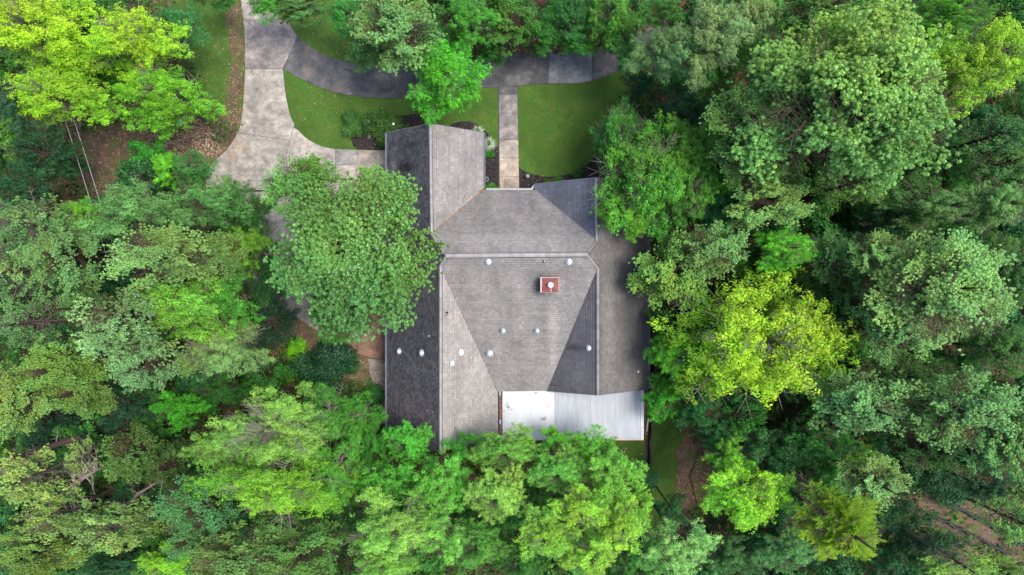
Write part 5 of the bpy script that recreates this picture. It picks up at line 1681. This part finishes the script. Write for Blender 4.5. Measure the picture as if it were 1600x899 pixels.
# overhead wires at the upper left
M_WIRE = simple('pale wire jacket', (.36, .36, .38, 1), (.28, .28, .3, 1), 5, .5)
M_WIRED = simple('dark wire jacket', (.05, .045, .045, 1), (.03, .03, .03, 1), 5, .6)
def wire(a, b, r, mat, label, z=7.0):
    A, B = P(a[0], a[1], z), P(b[0], b[1], z)
    d = (B-A); pts = []
    for i in range(15):
        t = -1.9 + 4.2*i/14
        q = A + d*t; q.z = z + .02*((i-7)**2)/4
        pts.append(q)
    m = MB(); m.tube(pts, r, 6); o = m.build('overhead_wire', mat); tag(o, label, 'wire', 'overhead wires at the upper left')
wire((107, 205), (137, 300), .013, M_WIRE, 'left one of the two pale overhead wires above the brown clearing')
wire((117, 193), (146, 282), .013, M_WIRE, 'right one of the two pale overhead wires above the brown clearing')
wire((143, 217), (166, 288), .015, M_WIRED, 'thin dark overhead wire right of the two pale ones')

# leaning bare trunks and dead branches
def dead_wood(name, pts, radii, twigs, label, cat, col, seed, tl=1.2, grp=None):
    rs = np.random.RandomState(seed)
    W = [P(*p) for p in pts]
    root = empty(name, (W[0].x, W[0].y, 0), label, cat, grp)
    W = [p - Vector((W[0].x, W[0].y, 0)) if False else p - root.location for p in W]
    m = MB(); m.tube(W, radii, 8); o = m.build('trunk', M_BARK, root, smooth=True); o.color = rgb(col, .8)
    for i in range(twigs):
        m = MB()
        k = rs.randint(1, len(W)); f = rs.rand(); p = W[k-1].lerp(W[k], f)
        d = Vector(tuple(unit(rs.normal(0, 1, 3)*[1, 1, .5]))); L = tl*rs.uniform(.4, 1.2)
        q = p + d*L*.5; e = q + (d + Vector(tuple(rs.normal(0, .35, 3))))*L*.5
        r = max(.012, radii[k]*.2)
        m.tube([p, q, e], [r, r*.65, r*.25], 4, False)
        for j in range(5):
            f2 = rs.uniform(.3, 1); p2 = p.lerp(q, f2) if rs.rand() < .5 else q.lerp(e, f2)
            e2 = p2 + Vector(tuple(unit(rs.normal(0, 1, 3)*[1, 1, .5])))*L*rs.uniform(.2, .4)
            m.tube([p2, e2], [r*.4, r*.18], 3, False)
        o = m.build('twig', M_BARK, root); o.color = rgb(tuple(min(255, c*1.25) for c in col), .9)
dead_wood('leaning_trunk', [(186, 658, .3), (165, 668, 3.0), (120, 684, 6.5), (70, 701, 9.2), (20, 716, 11.2)], [.30, .26, .22, .17, .1], 10, 'long bare leaning trunk below the olive pines at left', 'tree trunk', (118, 100, 96), 1)
dead_wood('leaning_trunk', [(1172, 700, .2), (1200, 717, 4.0), (1235, 738, 7.5), (1272, 764, 10.2), (1310, 795, 12.2)], [.30, .26, .22, .17, .1], 8, 'bare leaning trunk running down to the feathery lime tree at lower right', 'tree trunk', (104, 92, 90), 2)
dead_wood('dead_tree', [(118, 775, 3.0), (110, 768, 8.0), (118, 755, 9.4), (138, 742, 10.0), (160, 730, 10.4)], [.2, .16, .13, .09, .05], 30, 'tangle of dead grey branches near the bottom left corner', 'dead tree', (150, 132, 132), 3, 1.7)
dead_wood('dead_tree', [(190, 800, 2.0), (200, 790, 7.0), (215, 772, 8.4), (240, 757, 9.0), (255, 750, 9.3)], [.15, .12, .09, .06, .03], 10, 'bare dead branch pointing up beside the pale thin pine at lower left', 'dead tree', (140, 122, 120), 4, 1.0)
dead_wood('fallen_branch', [(258, 226, .1), (275, 220, .2), (300, 213, .16), (320, 208, .1)], [.05, .045, .035, .02], 24, 'fallen grey branch lying on the wood chips', 'branch', (150, 138, 130), 5, .8)
dead_wood('fallen_branch', [(1095, 700, .1), (1080, 745, .2), (1090, 790, .1)], [.05, .045, .03], 12, 'thin fallen branch on the brown mulch of the back yard', 'branch', (110, 84, 66), 7, .9)
